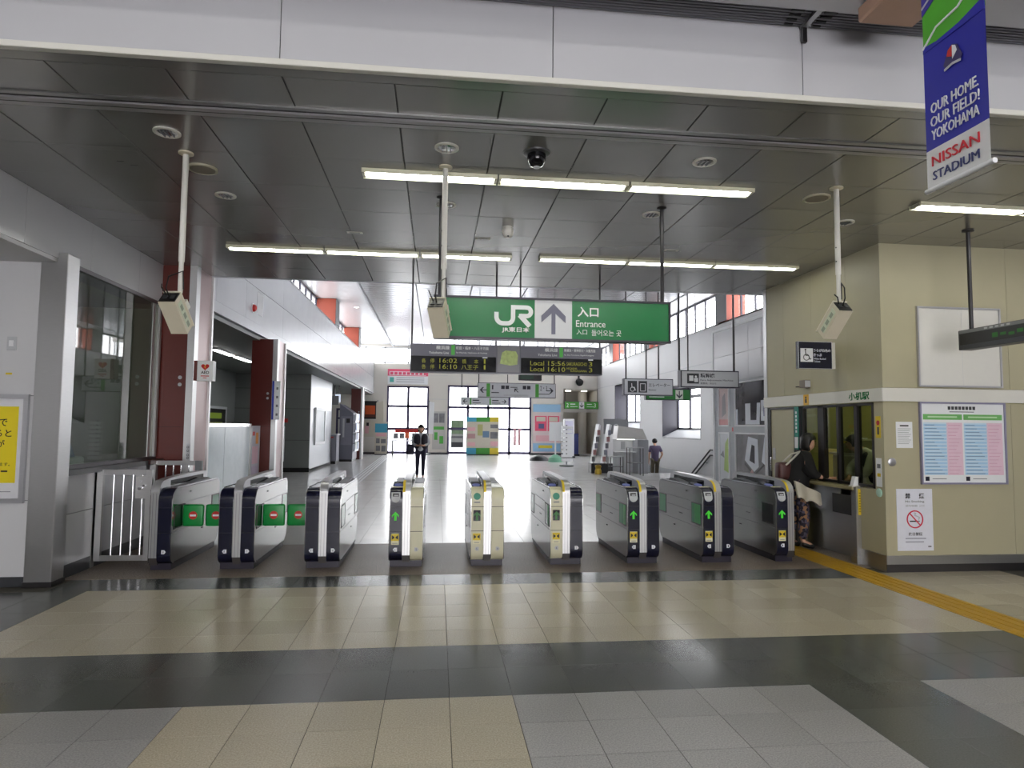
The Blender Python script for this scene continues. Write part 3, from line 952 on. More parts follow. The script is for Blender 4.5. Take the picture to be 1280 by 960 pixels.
# station name and little warning plate on the band
t = thing('band_lettering', 'green station name lettering on the white band over the ticket window', 'lettering', (OX - .026, 7.65, 2.07))
f = fx(OX - .026, 7.84, 2.025, t)
f.text('小机駅', 0, 0, .10, green, .40, 0, .003, bold=.01)
t = thing('warning_plate', 'small yellow warning plate on the white band', 'sign', (OX - .026, 8.8, 2.07))
f = fx(OX - .026, 8.88, 2.0, t)
f.rect('plate', 0, 0, .13, .15, M('amber', (228, 178, 60), .5), 0, .005)
f.disc('head_mark', .065, .105, .018, black, .005, .007, 12)
f.rect('body_mark', .045, .03, .085, .085, black, .005, .007)

# wheelchair ticket sign
t = thing('wheelchair_sign', 'navy wheelchair symbol sign projecting from the office side wall', 'sign', (5.0, 8.2, 2.57))
bx('box', navy, t, 4.715, 5.19, 8.14, 8.20, 2.455, 2.815)
bx('bracket', off_white, t, 5.19, OX, 8.145, 8.20, 2.46, 2.81)
f = fy(4.715, 8.14, 2.455, t)
f.frame('rim', 0, 0, .475, .36, .004, white, 0, .004)
f.rect('symbol_panel', .03, .09, .205, .27, white, 0, .003)
f.ring('wheel', .112, .15, .044, .009, black, .003, .005)
f.disc('head', .10, .25, .012, black, .003, .005, 12)
f.stroke('figure', [(.10, .235), (.104, .175), (.142, .175), (.16, .125), (.178, .132)], .011, black, .003, .006)
f.text('うらが白色の', .215, .225, .04, white, .24, 0, .003, bold=.02)
f.text('きっぷ', .215, .165, .04, white, .115, 0, .003, bold=.02)
f.text('White-Backed', .215, .122, .024, white, .17, 0, .003)
f.text('Tickets', .215, .086, .024, white, .09, 0, .003)
t = thing('wall_speaker', 'small steel intercom box on the beige wall below the navy sign', 'intercom', (OX, 8.8, 2.3))
B().box(OX - .09, OX, 8.74, 8.88, 2.245, 2.355, .006).obj('box', M('intercom', (120, 112, 100), .35, .6), t)
bx('cover', light_grey, t, OX - .085, OX - .005, 8.735, 8.74, 2.255, 2.345)
B().tube([(OX - .03, 8.88, 2.28), (OX - .04, 8.98, 2.27), (OX - .06, 9.02, 2.27)], .008, 6).obj('cable', black, t)

# boards on the front wall
t = thing('display_board', 'blank white display board in a slim steel frame', 'board', (6.24, OY, 2.65))
f = fy(5.70, OY, 2.185, t)
f.rect('panel', 0, 0, 1.08, .95, M('board_white', (222, 220, 214), .12, var=.02), 0, .015)
f.frame('frame', -.01, -.01, 1.09, .96, .02, alu, 0, .03)
f.rect('seam', .575, .01, .577, .93, light_grey, .015, .0155)
t = thing('fare_board', 'framed information table with blue and pink rows and a green header', 'board', (6.25, OY, 1.5))
f = fy(5.70, OY, 1.03, t)
f.rect('panel', 0, 0, 1.10, .955, paper, 0, .015)
f.frame('frame', -.01, -.01, 1.11, .965, .02, M('frame_violet', (150, 148, 176), .3, .5), 0, .03)
for i in range(8):
    f.rect('print_mark', .36 + i * .046, .875, .395 + i * .046, .915, dark_grey, .015, .017)
f.rect('print_line', .38, .845, .70, .855, mid_grey, .015, .017)
m_p = M('print_pink', (232, 200, 216), .6)
m_b = M('print_blue', (170, 208, 236), .6)
for k, a in enumerate((.035, .56)):
    f.rect('header_strip', a, .755, a + .505, .82, M('print_green', (110, 180, 100), .6), .015, .017)
    f.rect('print_line', a + .06, .78, a + .44, .798, M('print_palegreen', (190, 222, 180), .6), .017, .018)
    f.rect('blue_column', a, .10, a + .30, .72, M('print_paleblue', (206, 226, 242), .6), .015, .0165)
    f.rect('pink_column', a + .30, .10, a + .505, .72, m_p, .015, .0165)
    for r_ in range(15):
        z = .69 - r_ * .041
        f.rect('row_strip', a + .004, z - .012, a + .295, z + .012, m_b, .0165, .0172)
        f.rect('print_line', a + .02, z - .003, a + .14 + (r_ % 5) * .03, z + .003, M('print_slate', (110, 130, 160), .6), .0172, .018)
        f.rect('print_line', a + .32, z - .003, a + .48 - (r_ % 4) * .02, z + .003, M('print_rose', (214, 160, 186), .6), .0165, .0172)
    f.rect('symbol', a + .01, .03, a + .06, .08, navy, .015, .0172)
    f.rect('print_line', a + .1, .05, a + .28, .058, mid_grey, .015, .0172)
t = thing('paper_notice', 'small white paper notice beside the framed table board', 'notice', (5.5, OY, 1.6))
f = fy(5.395, OY, 1.445, t)
f.rect('sheet', 0, 0, .21, .31, paper, 0, .003)
f.rect('print_line', .05, .255, .16, .272, dark_grey, .003, .004)
for i in range(9):
    f.rect('print_line', .02, .225 - i * .022, .19 - (i % 3) * .015, .229 - i * .022, mid_grey, .003, .004)
t = thing('no_smoking_sign', 'white no smoking sign with a red crossed circle low on the wall', 'sign', (5.6, OY, .6))
f = fy(5.375, OY, .245, t)
f.rect('plate', 0, 0, .455, .72, M('sign_white', (226, 228, 238), .4), 0, .006)
f.text('禁', .11, .605, .065, dark_grey, .065, .006, .008, bold=.02)
f.text('煙', .285, .605, .065, dark_grey, .065, .006, .008, bold=.02)
f.text('No Smoking', .11, .555, .03, mid_grey, .24, .006, .008, bold=.01)
f.text('请勿吸烟  금연', .11, .51, .026, light_grey, .24, .006, .008, bold=.01)
f.ring('red_ring', .225, .365, .105, .014, M('sign_red', (206, 36, 70), .4), .006, .010)
f.stroke('red_bar', [(.157, .437), (.293, .293)], .013, MATS['sign_red'], .006, .011)
f.rect('cigarette', .16, .335, .25, .349, black, .006, .009)
f.rect('cigarette_tip', .255, .335, .285, .349, mid_grey, .006, .009)
f.stroke('smoke', [(.27, .36), (.285, .385), (.255, .40), (.225, .41), (.235, .435), (.215, .44)], .012, light_grey, .006, .008)
f.text('終日禁煙', .14, .175, .038, dark_grey, .175, .006, .008, bold=.015)
f.rect('print_line', .10, .135, .36, .15, M('print_faint', (170, 172, 186), .5), .006, .008)
f.rect('print_line', .10, .095, .33, .11, MATS['print_faint'], .006, .008)
f.rect('print_line', .385, .04, .425, .056, mid_grey, .006, .008)

# yellow poster on the left front wall
t = thing('yellow_poster', 'yellow poster with black lettering in a silver frame', 'poster', (-4.6, 7.2, 1.38))
f = fy(-5.0, 7.195, .845, t)
f.rect('backing', 0, 0, .86, 1.075, M('poster_bg', (226, 226, 230), .4), 0, .012)
f.frame('frame', -.01, -.01, .87, 1.085, .045, alu, 0, .035)
f.rect('yellow_sheet', .06, .19, .775, .96, M('poster_yellow', (236, 214, 30), .5, var=.02), .012, .014)
for s_, a_, v, wd in (('で', .60, .76, .075), ('すると', .47, .652, .25), ('が', .585, .548, .075)):
    f.text(s_, a_, v, .075, black, wd, .014, .016, bold=.01)
f.text('られます。', .53, .36, .034, black, .19, .014, .016)
f.rect('print_line', .3, .30, .62, .318, paper, .014, .016)
f.rect('print_line', .64, .30, .7, .315, black, .014, .016)
for i in range(2):
    f.rect('print_line', .2, .10 + i * .03, .74 - i * .1, .106 + i * .03, mid_grey, .012, .014)
t = thing('wall_switch', 'small grey switch plate on the pale wall above the poster', 'switch', (-4.33, 7.2, 2.44))
B().box(-4.38, -4.29, 7.185, 7.2, 2.38, 2.52, .004).obj('plate', light_grey, t)
bx('rocker', white, t, -4.355, -4.315, 7.178, 7.186, 2.42, 2.48)
t = thing('wall_label', 'tiny yellow label on the pale wall above the poster frame', 'label', (-4.35, 7.2, 2.14))
fy(-4.38, 7.2, 2.13, t).rect('sticker', 0, 0, .06, .02, yellow, 0, .003)

# steel side gate between the wall and the first ticket gate
t = thing('side_gate', 'steel swing gate with vertical bars beside the office window wall', 'gate', (-3.6, 8.12, 0))
gy = 8.10
B().box(-3.99, -3.90, gy - .03, gy + .05, 0, 1.12, .004).obj('hinge_post', steel, t)
bx('lower_rail', steel_h, t, -3.88, -3.30, gy, gy + .035, .07, .13)
bx('upper_rail', steel_h, t, -3.88, -3.30, gy, gy + .035, 1.05, 1.11)
bx('stile', steel, t, -3.885, -3.82, gy - .005, gy + .04, .07, 1.11)
bx('stile', steel, t, -3.35, -3.285, gy - .005, gy + .04, .07, 1.11)
for i in range(4):
    xx = -3.71 + i * .105
    B().cyl((xx, gy + .018, .13), (xx, gy + .018, 1.05), .011, 8).obj('bar', steel_pol, t)
bx('lock_plate', steel, t, -3.46, -3.30, gy - .008, gy, .78, 1.04)
B().cyl((-3.40, gy - .05, .90), (-3.40, gy, .90), .022, 12).obj('knob', steel_pol, t)
B().cyl((-3.36, gy - .045, .93), (-3.36, gy, .93), .014, 10).obj('lock_cylinder', steel_pol, t)
B().cyl((-3.40, gy - .02, .98), (-3.40, gy, .98), .012, 10).obj('key_cap', steel_pol, t)
t = thing('rear_railing', 'short steel railing behind the side gate in front of the red column', 'railing', (-3.55, 9.5, 0))
gy = 9.50
B().box(-3.88, -3.80, gy - .03, gy + .04, 0, 1.14, .004).obj('post', steel, t)
bx('upper_rail', steel_h, t, -3.80, -3.22, gy, gy + .035, 1.08, 1.14)
bx('lower_rail', steel_h, t, -3.80, -3.22, gy, gy + .035, .12, .17)
bx('end_plate', mid_grey, t, -3.30, -3.21, gy - .01, gy + .04, .12, 1.14)
for i in range(4):
    xx = -3.69 + i * .1
    B().cyl((xx, gy + .018, .15), (xx, gy + .018, 1.1), .010, 8).obj('bar', steel_pol, t)

# ------------------------------------------------------------------ ticket gates
GY = 7.85
def arc(cx, cz, r, a0, a1, n):
    return [(cx + r * math.cos(R(a0 + (a1 - a0) * i / n)), cz + r * math.sin(R(a0 + (a1 - a0) * i / n))) for i in range(n + 1)]
front_low = arc(.10, .17, .10, 270, 180, 5)             # bottom front corner  (y, z)
front_top = arc(.13, .78, .13, 180, 90, 7)              # rounded top front
back_top = arc(1.52, .83, .08, 90, 0, 5)
back_low = arc(1.43, .24, .17, 0, -90, 6)
PROFILE = front_low + front_top + back_top + back_low
def front_strip(z0, z1):
    """piece of the front outline between heights z0 and z1, then onto the top"""
    full = front_low + [(0, z) for z in (.2, .3, .417, .5, .6, .70, .74)] + front_top
    return [(y, z) for y, z in full if z0 - 1e-6 <= z <= z1 + 1e-6]
def cover(b, pts, x0, x1, t=.006):
    for (y0, z0), (y1, z1) in zip(pts, pts[1:]):
        d = Vector((y1 - y0, z1 - z0))
        if d.length < 1e-6: continue
    # offset outward along the outline normal
    out = []
    for i, (y, z) in enumerate(pts):
        p, q = pts[max(0, i - 1)], pts[min(len(pts) - 1, i + 1)]
        tx, tz = q[0] - p[0], q[1] - p[1]
        l = math.hypot(tx, tz) or 1
        out.append((y - tz / l * t, z + tx / l * t))
    ring = [(x0, GY + y, z) for y, z in out] + [(x0, GY + y, z) for y, z in reversed(pts)]
    return b.extr(ring, (x1 - x0, 0, 0))

def gate(idx, xc, lcol, rcol, lab, entry=True, closed=None, lnum=None, rnum=None):
    g = thing('ticket_gate', lab, 'ticket gate', (xc, GY, 0), 'row of automatic ticket gates')
    xl = xc - .2 if lcol else xc - .05
    xr = xc + .2 if rcol else xc + .05
    bx('plinth', M('plinth', (38, 34, 48), .35), g, xl + .015, xr - .015, GY + .06, GY + 1.5, 0, .075)
    # centre strip and raised spine
    bx('centre_strip', steel, g, xc - .043, xc + .043, GY + .012, GY + 1.55, .14, .88)
    for xx in (-.018, .018):
        bx('strip_groove', mid_grey, g, xc + xx - .002, xc + xx + .002, GY + .009, GY + .013, .14, .86)
    bx('foot_vent', M('vent_brown', (46, 40, 36), .5), g, xc - .043, xc + .043, GY + .03, GY + 1.5, .06, .14)
    sp = [(.012, .84)] + arc(.16, .85, .148, 172, 95, 5) + [(.30, 1.012), (.9, 1.025)] + arc(1.46, .925, .10, 90, 0, 4) + [(1.56, .84)]
    spo = B().extr([(xc - .046, GY + y, z) for y, z in sp], (.092, 0, 0)).obj('spine', M('spine_silver', (186, 186, 190), .28, .6), g)
    tape = B()
    cover(tape, sp[1:7], xc - .046, xc - .018, .004)
    tape.obj('yellow_tape', yellow if entry else MATS['spine_silver'], spo)
    bx('spine_slot', black_gloss, spo, xc - .047, xc - .0455, GY + .32, GY + 1.40, .925, .985)
    bx('spine_slot', black_gloss, spo, xc + .0455, xc + .047, GY + .32, GY + 1.40, .925, .985)
    for side, colr, x0, x1, num in ((-1, lcol, xc - .2, xc - .046, lnum), (1, rcol, xc + .046, xc + .2, rnum)):
        if not colr: continue
        body = B().extr([(x0, GY + y, z) for y, z in PROFILE], (x1 - x0, 0, 0)).obj('side_shell', steel_side, g)
        mat = navy if colr == 'n' else cream
        xi0, xi1 = (x0 + .008, x1 - .002) if side < 0 else (x0 + .002, x1 - .008)
        for z0, z1 in ((.0705, .417), (.417, .70), (.70, .92)):
            bb = B()
            pts = front_strip(z0, z1)
            if z0 > .05 and z1 < .9: pass
            pts = [(y, z + (.003 if k == 0 and z0 > .1 else 0)) for k, (y, z) in enumerate(pts)]
            if z1 > .9: pts = pts + [(.16, .91)]
            cover(bb, pts, xi0, xi1)
            bb.obj('front_panel', mat, g)
        for z in (.417, .70):
            bx('front_seam', black, g, xi0, xi1, GY - .0068, GY - .004, z - .0025, z + .0035)
        # dark top deck
        bx('top_deck', black_gloss if colr == 'n' or side < 0 else M('deck_cream', (190, 188, 170), .3), g, xi0 + .006, xi1, GY + .17, GY + 1.46, .905, .918)
        bx('deck_edge', steel_pol, g, x0 if side < 0 else x1 - .008, x0 + .008 if side < 0 else x1, GY + .14, GY + 1.5, .905, .925)
        B().extr([(xi0 + .02, GY + .62, .915), (xi1 - .01, GY + .62, .915), (xi1 - .01, GY + 1.2, .955), (xi0 + .02, GY + 1.2, .955)], (0, .1, -.035)).obj('deck_hood', dark_grey, g)
        # side details
        xs_ = x0 if side < 0 else x1
        o0, o1 = (xs_ - .004, xs_ + .002) if side < 0 else (xs_ - .002, xs_ + .004)
        for (ya, yb) in ((.05, .36), (1.30, 1.585)):
            bb = B()
            za, zb = .45, .715
            bb.box(o0, o1, GY + ya, GY + yb, za, za + .012).box(o0, o1, GY + ya, GY + yb, zb - .012, zb)
            bb.box(o0, o1, GY + ya, GY + ya + .012, za, zb).box(o0, o1, GY + yb - .012, GY + yb, za, zb)
            fr = bb.obj('flap_pocket_frame', black, g)
            shut = closed and (side in closed)
            near = ya < .5
            bx('flap_pocket', black_gloss if (shut and near) or (idx in (9,) and near) else M('flap_glass', (96, 150, 120), .15), fr, o0 + .001, o1 - .002, GY + ya + .012, GY + yb - .012, za + .012, zb - .012)
            if near and not shut and idx in (6, 7, 8):
                bx('flap_edge', green_flap, fr, o0, o1 - .0005, GY + ya + .02, GY + yb - .1 if idx == 8 else GY + ya + .12, za + .014, zb - .014)
        bx('side_seam', dark_grey, g, o0 + .002, o1 - .001, GY + .36, GY + 1.30, .598, .602)
        bx('side_seam', dark_grey, g, o0 + .002, o1 - .001, GY + .02, GY + 1.58, .418, .422)
        bx('side_seam', dark_grey, g, o0 + .002, o1 - .001, GY + .40, GY + 1.28, .72, .724)
        bx('side_latch', black, g, o0, o1, GY + .50, GY + .55, .83, .845)
        bx('side_latch', black, g, o0, o1, GY + .95, GY + 1.0, .33, .345)
        bx('side_print', dark_grey, g, o0 + .001, o1 - .001, GY + .68, GY + .80, .52, .53)
        bx('base_trim', black, g, o0, o1, GY + .12, GY + 1.45, .07, .085)
        # hexagon number plate
        f = fy((x0 + x1) / 2, GY - .006, .21, g)
        s = .022
        d = side
        f.poly('number_plate', [(-s * d, -s), (s * .4 * d, -s), (s * 1.15 * d, 0), (s * .4 * d, s), (-s * d, s)][::1 if d > 0 else -1], white if colr == 'n' else light_grey, 0, .003)
        if num:
            f.text(str(num), -.008, -.012, .024, dark_grey, .013, .003, .004)
        if side < 0 and entry:
            f = fy((x0 + x1) / 2 - .003, GY - .006, 0, g)
            f.rect('sticker', -.045, .265, .045, .395, M('sticker_pale', (232, 226, 190), .5), 0, .002)
            f.rect('sticker_yellow', -.045, .31, .045, .39, yellow, .002, .003)
            f.poly('sticker_mark', [(-.036, .375), (-.036, .325), (-.008, .343), (-.008, .357)], black, .003, .004)
            f.poly('sticker_mark', [(.036, .325), (.036, .375), (.008, .357), (.008, .343)], black, .003, .004)
            f.rect('print_line', -.03, .28, .03, .286, mid_grey, .002, .003)
            if colr != 'n':
                f.rect('arrow_window', -.042, .535, .042, .66, black_gloss, 0, .003)
            arrow(f, 0, .595, .10, 0, lit_green if colr == 'n' else M('arrow_dim', (60, 130, 60), .4), .26, .006, 'arrow')
            if colr == 'n':
                q = Face((f.o.x, GY + .008, .80), (1, 0, 0), (0, .32, .95), g)
                pts = [(-.052, .07), (-.052, 0)] + [(.052 * math.cos(R(a)), .052 * math.sin(R(a))) for a in range(180, 361, 20)] + [(.052, .07)]
                q.poly('ticket_slot_plate', pts, M('slot_plate', (196, 198, 200), .35), -.02, .014)
                q.rect('ticket_slot', -.035, .018, .035, .055, black, .014, .016)
                q.rect('slot_light', -.02, .022, .028, .038, light_grey, .016, .018)
            else:
                q = Face((f.o.x, GY + .004, .79), (1, 0, 0), (0, .28, .96), g)
                q.disc('card_mark', 0, .03, .042, M('ic_green', (70, 146, 122), .4), -.01, .012)
                q.rect('print_line', -.035, -.045, .035, -.033, mid_grey, -.004, .010)
            # card reader pad
            B().extr([(xi0 + .012, GY + .18, .90), (xi1 - .006, GY + .18, .90), (xi1 - .006, GY + .50, .955), (xi0 + .012, GY + .50, .955)], (0, .02, -.05)).obj('card_reader', black_gloss, g)
            rd = Face(((xi0 + xi1) / 2, GY + .33, .927), (1, 0, 0), (0, .985, .17), g)
            rd.disc('reader_light', 0, 0, .05, blue_lit, 0, .004, 20, sy=1.2)
            bx('reader_lip', M('reader_lip', (210, 205, 160), .4), g, xi0 + .01, xi1 - .006, GY + .14, GY + .165, .915, .922)
        if closed and side in closed:
            fl_ = .240 if idx == 1 or (idx == 2 and side < 0) else .262
            xa, xb = (x1 + .006, x1 + fl_) if side > 0 else (x0 - fl_, x0 - .006)
            fy_ = GY + .285
            fp = B().box(xa, xb, fy_, fy_ + .03, .45, .705, .022, 3).obj('flap', green_flap, g)
            f = fy((xa + xb) / 2, fy_, .578, g)
            f.disc('no_entry_disc', 0, 0, .047, red, 0, .003, 24, fp)
            f.rect('no_entry_bar', -.034, -.011, .034, .011, white, .003, .005, fp)
    if not lcol:
        bx('side_plate', steel_side, g, xc - .052, xc - .043, GY + .02, GY + 1.54, .08, .90)
    if not rcol:
        bx('side_plate', steel_side, g, xc + .043, xc + .052, GY + .02, GY + 1.54, .08, .90)
    return g
GX = [.607 + .952 * k for k in range(-4, 5)]
gate(1, GX[0] + .05, None, 'n', 'half-width navy ticket gate next to the steel side gate, flap closed', False, (1,), None, 8)
gate(2, GX[1], 'n', 'n', 'navy ticket gate with closed green flaps on both sides', False, (-1, 1), 8, 7)
gate(3, GX[2], 'n', 'n', 'navy ticket gate with a closed flap on one side only', False, (-1,), 7, 6)
gate(4, GX[3], 'n', 'c', 'ticket gate with one navy half bearing a green arrow and one cream half', True, None, 6, 5)
gate(5, GX[4], 'c', 'c', 'all cream ticket gate in the middle of the row', True, None, 5, 4)
gate(6, GX[5], 'c', 'n', 'ticket gate with cream arrow half and plain navy half', True, None, 4, 3)
gate(7, GX[6], 'n', 'n', 'navy ticket gate with arrow, third from the ticket counter', True, None, 3, 2)
gate(8, GX[7], 'n', 'n', 'navy ticket gate with bright green flap pocket, second from the ticket counter', True, None, 2, 1)
gate(9, GX[8], 'n', None, 'half-width navy ticket gate beside the yellow paving strip', True, None, 1, None)

# ------------------------------------------------------------------ ceiling fixtures
def tube_light(x0, x1, y, lab, grp):
    t = thing('fluorescent_light', lab, 'ceiling light', ((x0 + x1) / 2, y, CH), grp)
    b = B()
    b.extr([(x0, y - .085, CH), (x0, y - .08, CH - .036), (x0, y - .074, CH - .036), (x0, y - .05, CH - .004), (x0, y + .05, CH - .004), (x0, y + .074, CH - .036), (x0, y + .08, CH - .036), (x0, y + .085, CH)], (x1 - x0, 0, 0))
    b.obj('trough', M('trough', (226, 224, 196), .3), t)
    bx('end_cap', M('end_cap', (170, 166, 150), .5), t, x0, x0 + .025, y - .06, y + .06, CH - .035, CH - .003)
    bx('end_cap', MATS['end_cap'], t, x1 - .025, x1, y - .06, y + .06, CH - .035, CH - .003)
    B().cyl((x0 + .03, y, CH - .026), (x1 - .03, y, CH - .026), .018, 12).obj('tube', tube_m, t)
for r_, (xa, y, n, nm) in enumerate(((-.70, 5.80, 3, 'near ceiling row'), (-2.68, 8.54, 3, 'far row left of the green sign'), (1.30, 8.50, 3, 'far row right of the green sign'), (4.68, 5.91, 2, 'row behind the blue banner'))):
    for i in range(n):
        tube_light(xa + i * 1.21, xa + i * 1.21 + 1.195, y, 'fluorescent ceiling tube, %s from the left in the %s' % (('first', 'second', 'third')[i], nm), 'fluorescent tubes')
# unseen lobby ceiling tubes, added to brighten the foreground floor
for yv in (-5.5, -2.4, .8):
    for xv in (-5.4, -2.2, 1.0, 4.2, 7.4):
        q = B().box(xv - .75, xv + .75, yv - .11, yv + .11, 4.95, 5.0, .006).obj('added_lamp_housing', white, lc)
        for dy in (-.05, .05):
            B().cyl((xv - .7, yv + dy, 4.935), (xv + .7, yv + dy, 4.935), .018, 10).obj('tube', tube_m, q)
def downlight(x, y, lab):
    t = thing('downlight', lab, 'downlight', (x, y, CH), 'ceiling downlights')
    B().lathe((x, y, CH), [(.10, 0), (.10, -.010), (.078, -.013), (.075, -.002)], 20).obj('rim', off_white, t)
    B().lathe((x, y, CH - .002), [(.074, 0), (.05, -.008), (.02, -.009)], 16).obj('reflector', steel_pol, t)
    for dx in (-.035, 0, .035):
        bx('louvre_fin', mid_grey, t, x + dx - .003, x + dx + .003, y - .06, y + .06, CH - .018, CH - .004)
downlight(-2.12, 5.21, 'round downlight in front of the left ceiling pole')
downlight(.035, 5.20, 'round downlight in front of the middle ceiling pole')
downlight(2.20, 5.19, 'round downlight near the shutter rail right of the dome camera')
downlight(-2.115, 6.61, 'round downlight behind the left ceiling speaker')
downlight(.05, 6.58, 'round downlight partly hidden by the middle pole')
downlight(2.2, 6.58, 'round downlight beside the right pole of the green sign')
downlight(4.35, 6.54, 'round downlight behind the right ceiling pole')
def speaker(x, y, lab):
    t = thing('ceiling_speaker', lab, 'speaker', (x, y, CH), 'ceiling speakers')
    B().lathe((x, y, CH), [(.125, 0), (.125, -.014), (.108, -.018), (.104, -.012)], 24).obj('rim', M('spk_rim', (196, 190, 168), .5), t)
    B().lathe((x, y, CH - .01), [(.104, 0), (.104, -.004), (.02, -.006)], 24).obj('grille', M('spk_grille', (140, 132, 118), .6), t)
speaker(-2.10, 5.93, 'round ceiling speaker beside the left ceiling pole')
speaker(3.62, 5.87, 'round ceiling speaker beside the right ceiling pole')
t = thing('dome_camera', 'black dome security camera on the ceiling', 'camera', (.77, 5.2, CH))
B().lathe((.77, 5.2, CH), [(.115, 0), (.11, -.012), (.075, -.02)], 22).obj('mount_ring', M('cam_ring', (90, 90, 92), .3, .5), t)
B().lathe((.77, 5.2, CH - .018), [(.075, 0), (.078, -.03), (.072, -.06), (.05, -.095), (.02, -.108)], 20).obj('dome', black_gloss, t)
B().lathe((.77, 5.2, CH - .118), [(.03, 0), (.028, -.01), (.01, -.016)], 12).obj('lens_window', light_grey, t)
t = thing('smoke_detector', 'small white detector on the ceiling panels', 'detector', (.75, 7.24, CH))
B().lathe((.75, 7.24, CH), [(.06, 0), (.06, -.02), (.07, -.05), (.055, -.10), (.03, -.12)], 16).obj('body', off_white, t)
B().lathe((.75, 7.2, CH - .11), [(.012, 0), (.008, -.012)], 8).obj('sensor', dark_grey, t)
t = thing('ceiling_hatch', 'square access hatch with two small latches in the ceiling', 'hatch', (-2.8, 5.9, CH))
B().box(-3.06, -2.52, 5.62, 6.14, CH - .003, CH, .001).obj('panel', ceil_panel, t)
for yy in (5.85, 5.93):
    bx('latch', black, t, -2.78 + (yy - 5.85), -2.72 + (yy - 5.85), yy, yy + .02, CH - .006, CH - .003)
for i, (xx, yy) in enumerate(((.5, 7.72), (2.9, 7.9), (-1.0, 7.7))):
    t = thing('sprinkler', 'tiny recessed sprinkler plate in the ceiling, %s' % ('between the two pole lamps', 'above the right far tubes', 'above the left far tubes')[i], 'sprinkler', (xx, yy, CH))
    bx('plate', off_white, t, xx - .09, xx + .09, yy - .03, yy + .03, CH - .006, CH)
    bx('slot', dark_grey, t, xx - .06, xx + .06, yy - .01, yy + .01, CH - .008, CH - .006)

def pole_lamp(x, zb, yawd, pitch, lab):
    """ivory camera housing hanging on a white ceiling pole"""
    y = 5.6
    t = thing('pole_camera', lab, 'camera', (x, y, zb), 'housings on ceiling poles')
    B().lathe((x, y, CH), [(.06, 0), (.06, -.012), (.03, -.02)], 18).obj('ceiling_flange', ivory, t)
    B().cyl((x, y, zb + .28), (x, y, CH - .005), .024, 14).obj('pole', off_white, t)
    B().cyl((x, y, zb + .02), (x, y, zb + .3), .019, 12).obj('lower_pole', off_white, t)
    for z in (3.2, 3.33):
        B().cyl((x - .027, y - .01, z), (x - .02, y - .01, z), .006, 8).obj('screw', black, t)
    a, p = R(yawd), R(pitch)
    fw = Vector((math.sin(a) * math.cos(p), math.cos(a) * math.cos(p), -math.sin(p)))
    rt = Vector((math.cos(a), -math.sin(a), 0))
    up = rt.cross(fw)
    c = Vector((x, y, zb - .125)) - rt * .035
    def P(r_, f_, u_): return c + rt * r_ + fw * f_ + up * u_
    def hexa(r0, r1, f0, f1, u0, u1, name, mat, par=t):
        return B().extr([P(r0, f0, u0), P(r1, f0, u0), P(r1, f1, u0), P(r0, f1, u0)], up * (u1 - u0)).obj(name, mat, par)
    body = hexa(-.068, .068, -.13, .19, -.07, .055, 'housing', ivory)
    hexa(-.072, .072, -.145, .205, .055, .066, 'sun_shield', M('ivory_lt', (226, 220, 200), .45))
    hexa(-.064, .064, -.137, -.128, -.062, .05, 'back_plate', black, body)
    for rr in (-.03, .03):
        hexa(rr - .018, rr + .018, -.142, -.136, -.03, .015, 'socket', dark_grey, body)
    s_ = 1 if yawd > 0 else -1
    hexa(*(sorted((.068 * s_, .071 * s_))), -.09, .15, -.04, .025, 'side_label', M('label_pale', (206, 214, 190), .4), body)
    for ff in (-.06, .02, .10):
        hexa(*(sorted((.071 * s_, .073 * s_))), ff, ff + .05, -.028, .008, 'print_mark', M('label_dim', (150, 160, 140), .5), body)
    hexa(.01, .06, -.02, .06, .066, .13, 'bracket', off_white)
    c0 = P(0, -.135, .0)
    B().tube([c0, c0 + Vector((-.01, -.05, .06)), c0 + Vector((.0, -.03, .16)), Vector((x + .02, y - .01, zb + .20)), Vector((x + .025, y, zb + .05))], .006, 6).obj('cable', black, t)
    B().tube([P(-.03, -.135, .02), P(-.03, -.135, .02) + Vector((-.03, -.03, .06)), P(-.03, -.135, .02) + Vector((-.04, .0, .09))], .006, 6).obj('cable', black, t)
pole_lamp(-2.12, 2.70, 6, 44, 'ivory camera housing on a white pole in front of the red column')
pole_lamp(.03, 2.72, 14, 44, 'ivory camera housing on a white pole in front of the green sign')
pole_lamp(3.65, 2.80, -4, 44, 'ivory camera housing on a white pole in front of the beige wall')

# ------------------------------------------------------------------ hanging signs
def rods(t, pts, r=.014, mat=None, name='hanging_rod'):
    for (x, y, z0, z1) in pts:
        B().cyl((x, y, z0), (x, y, z1), r, 10).obj(name, mat or M('rod_dark', (38, 36, 40), .4, .3), t)
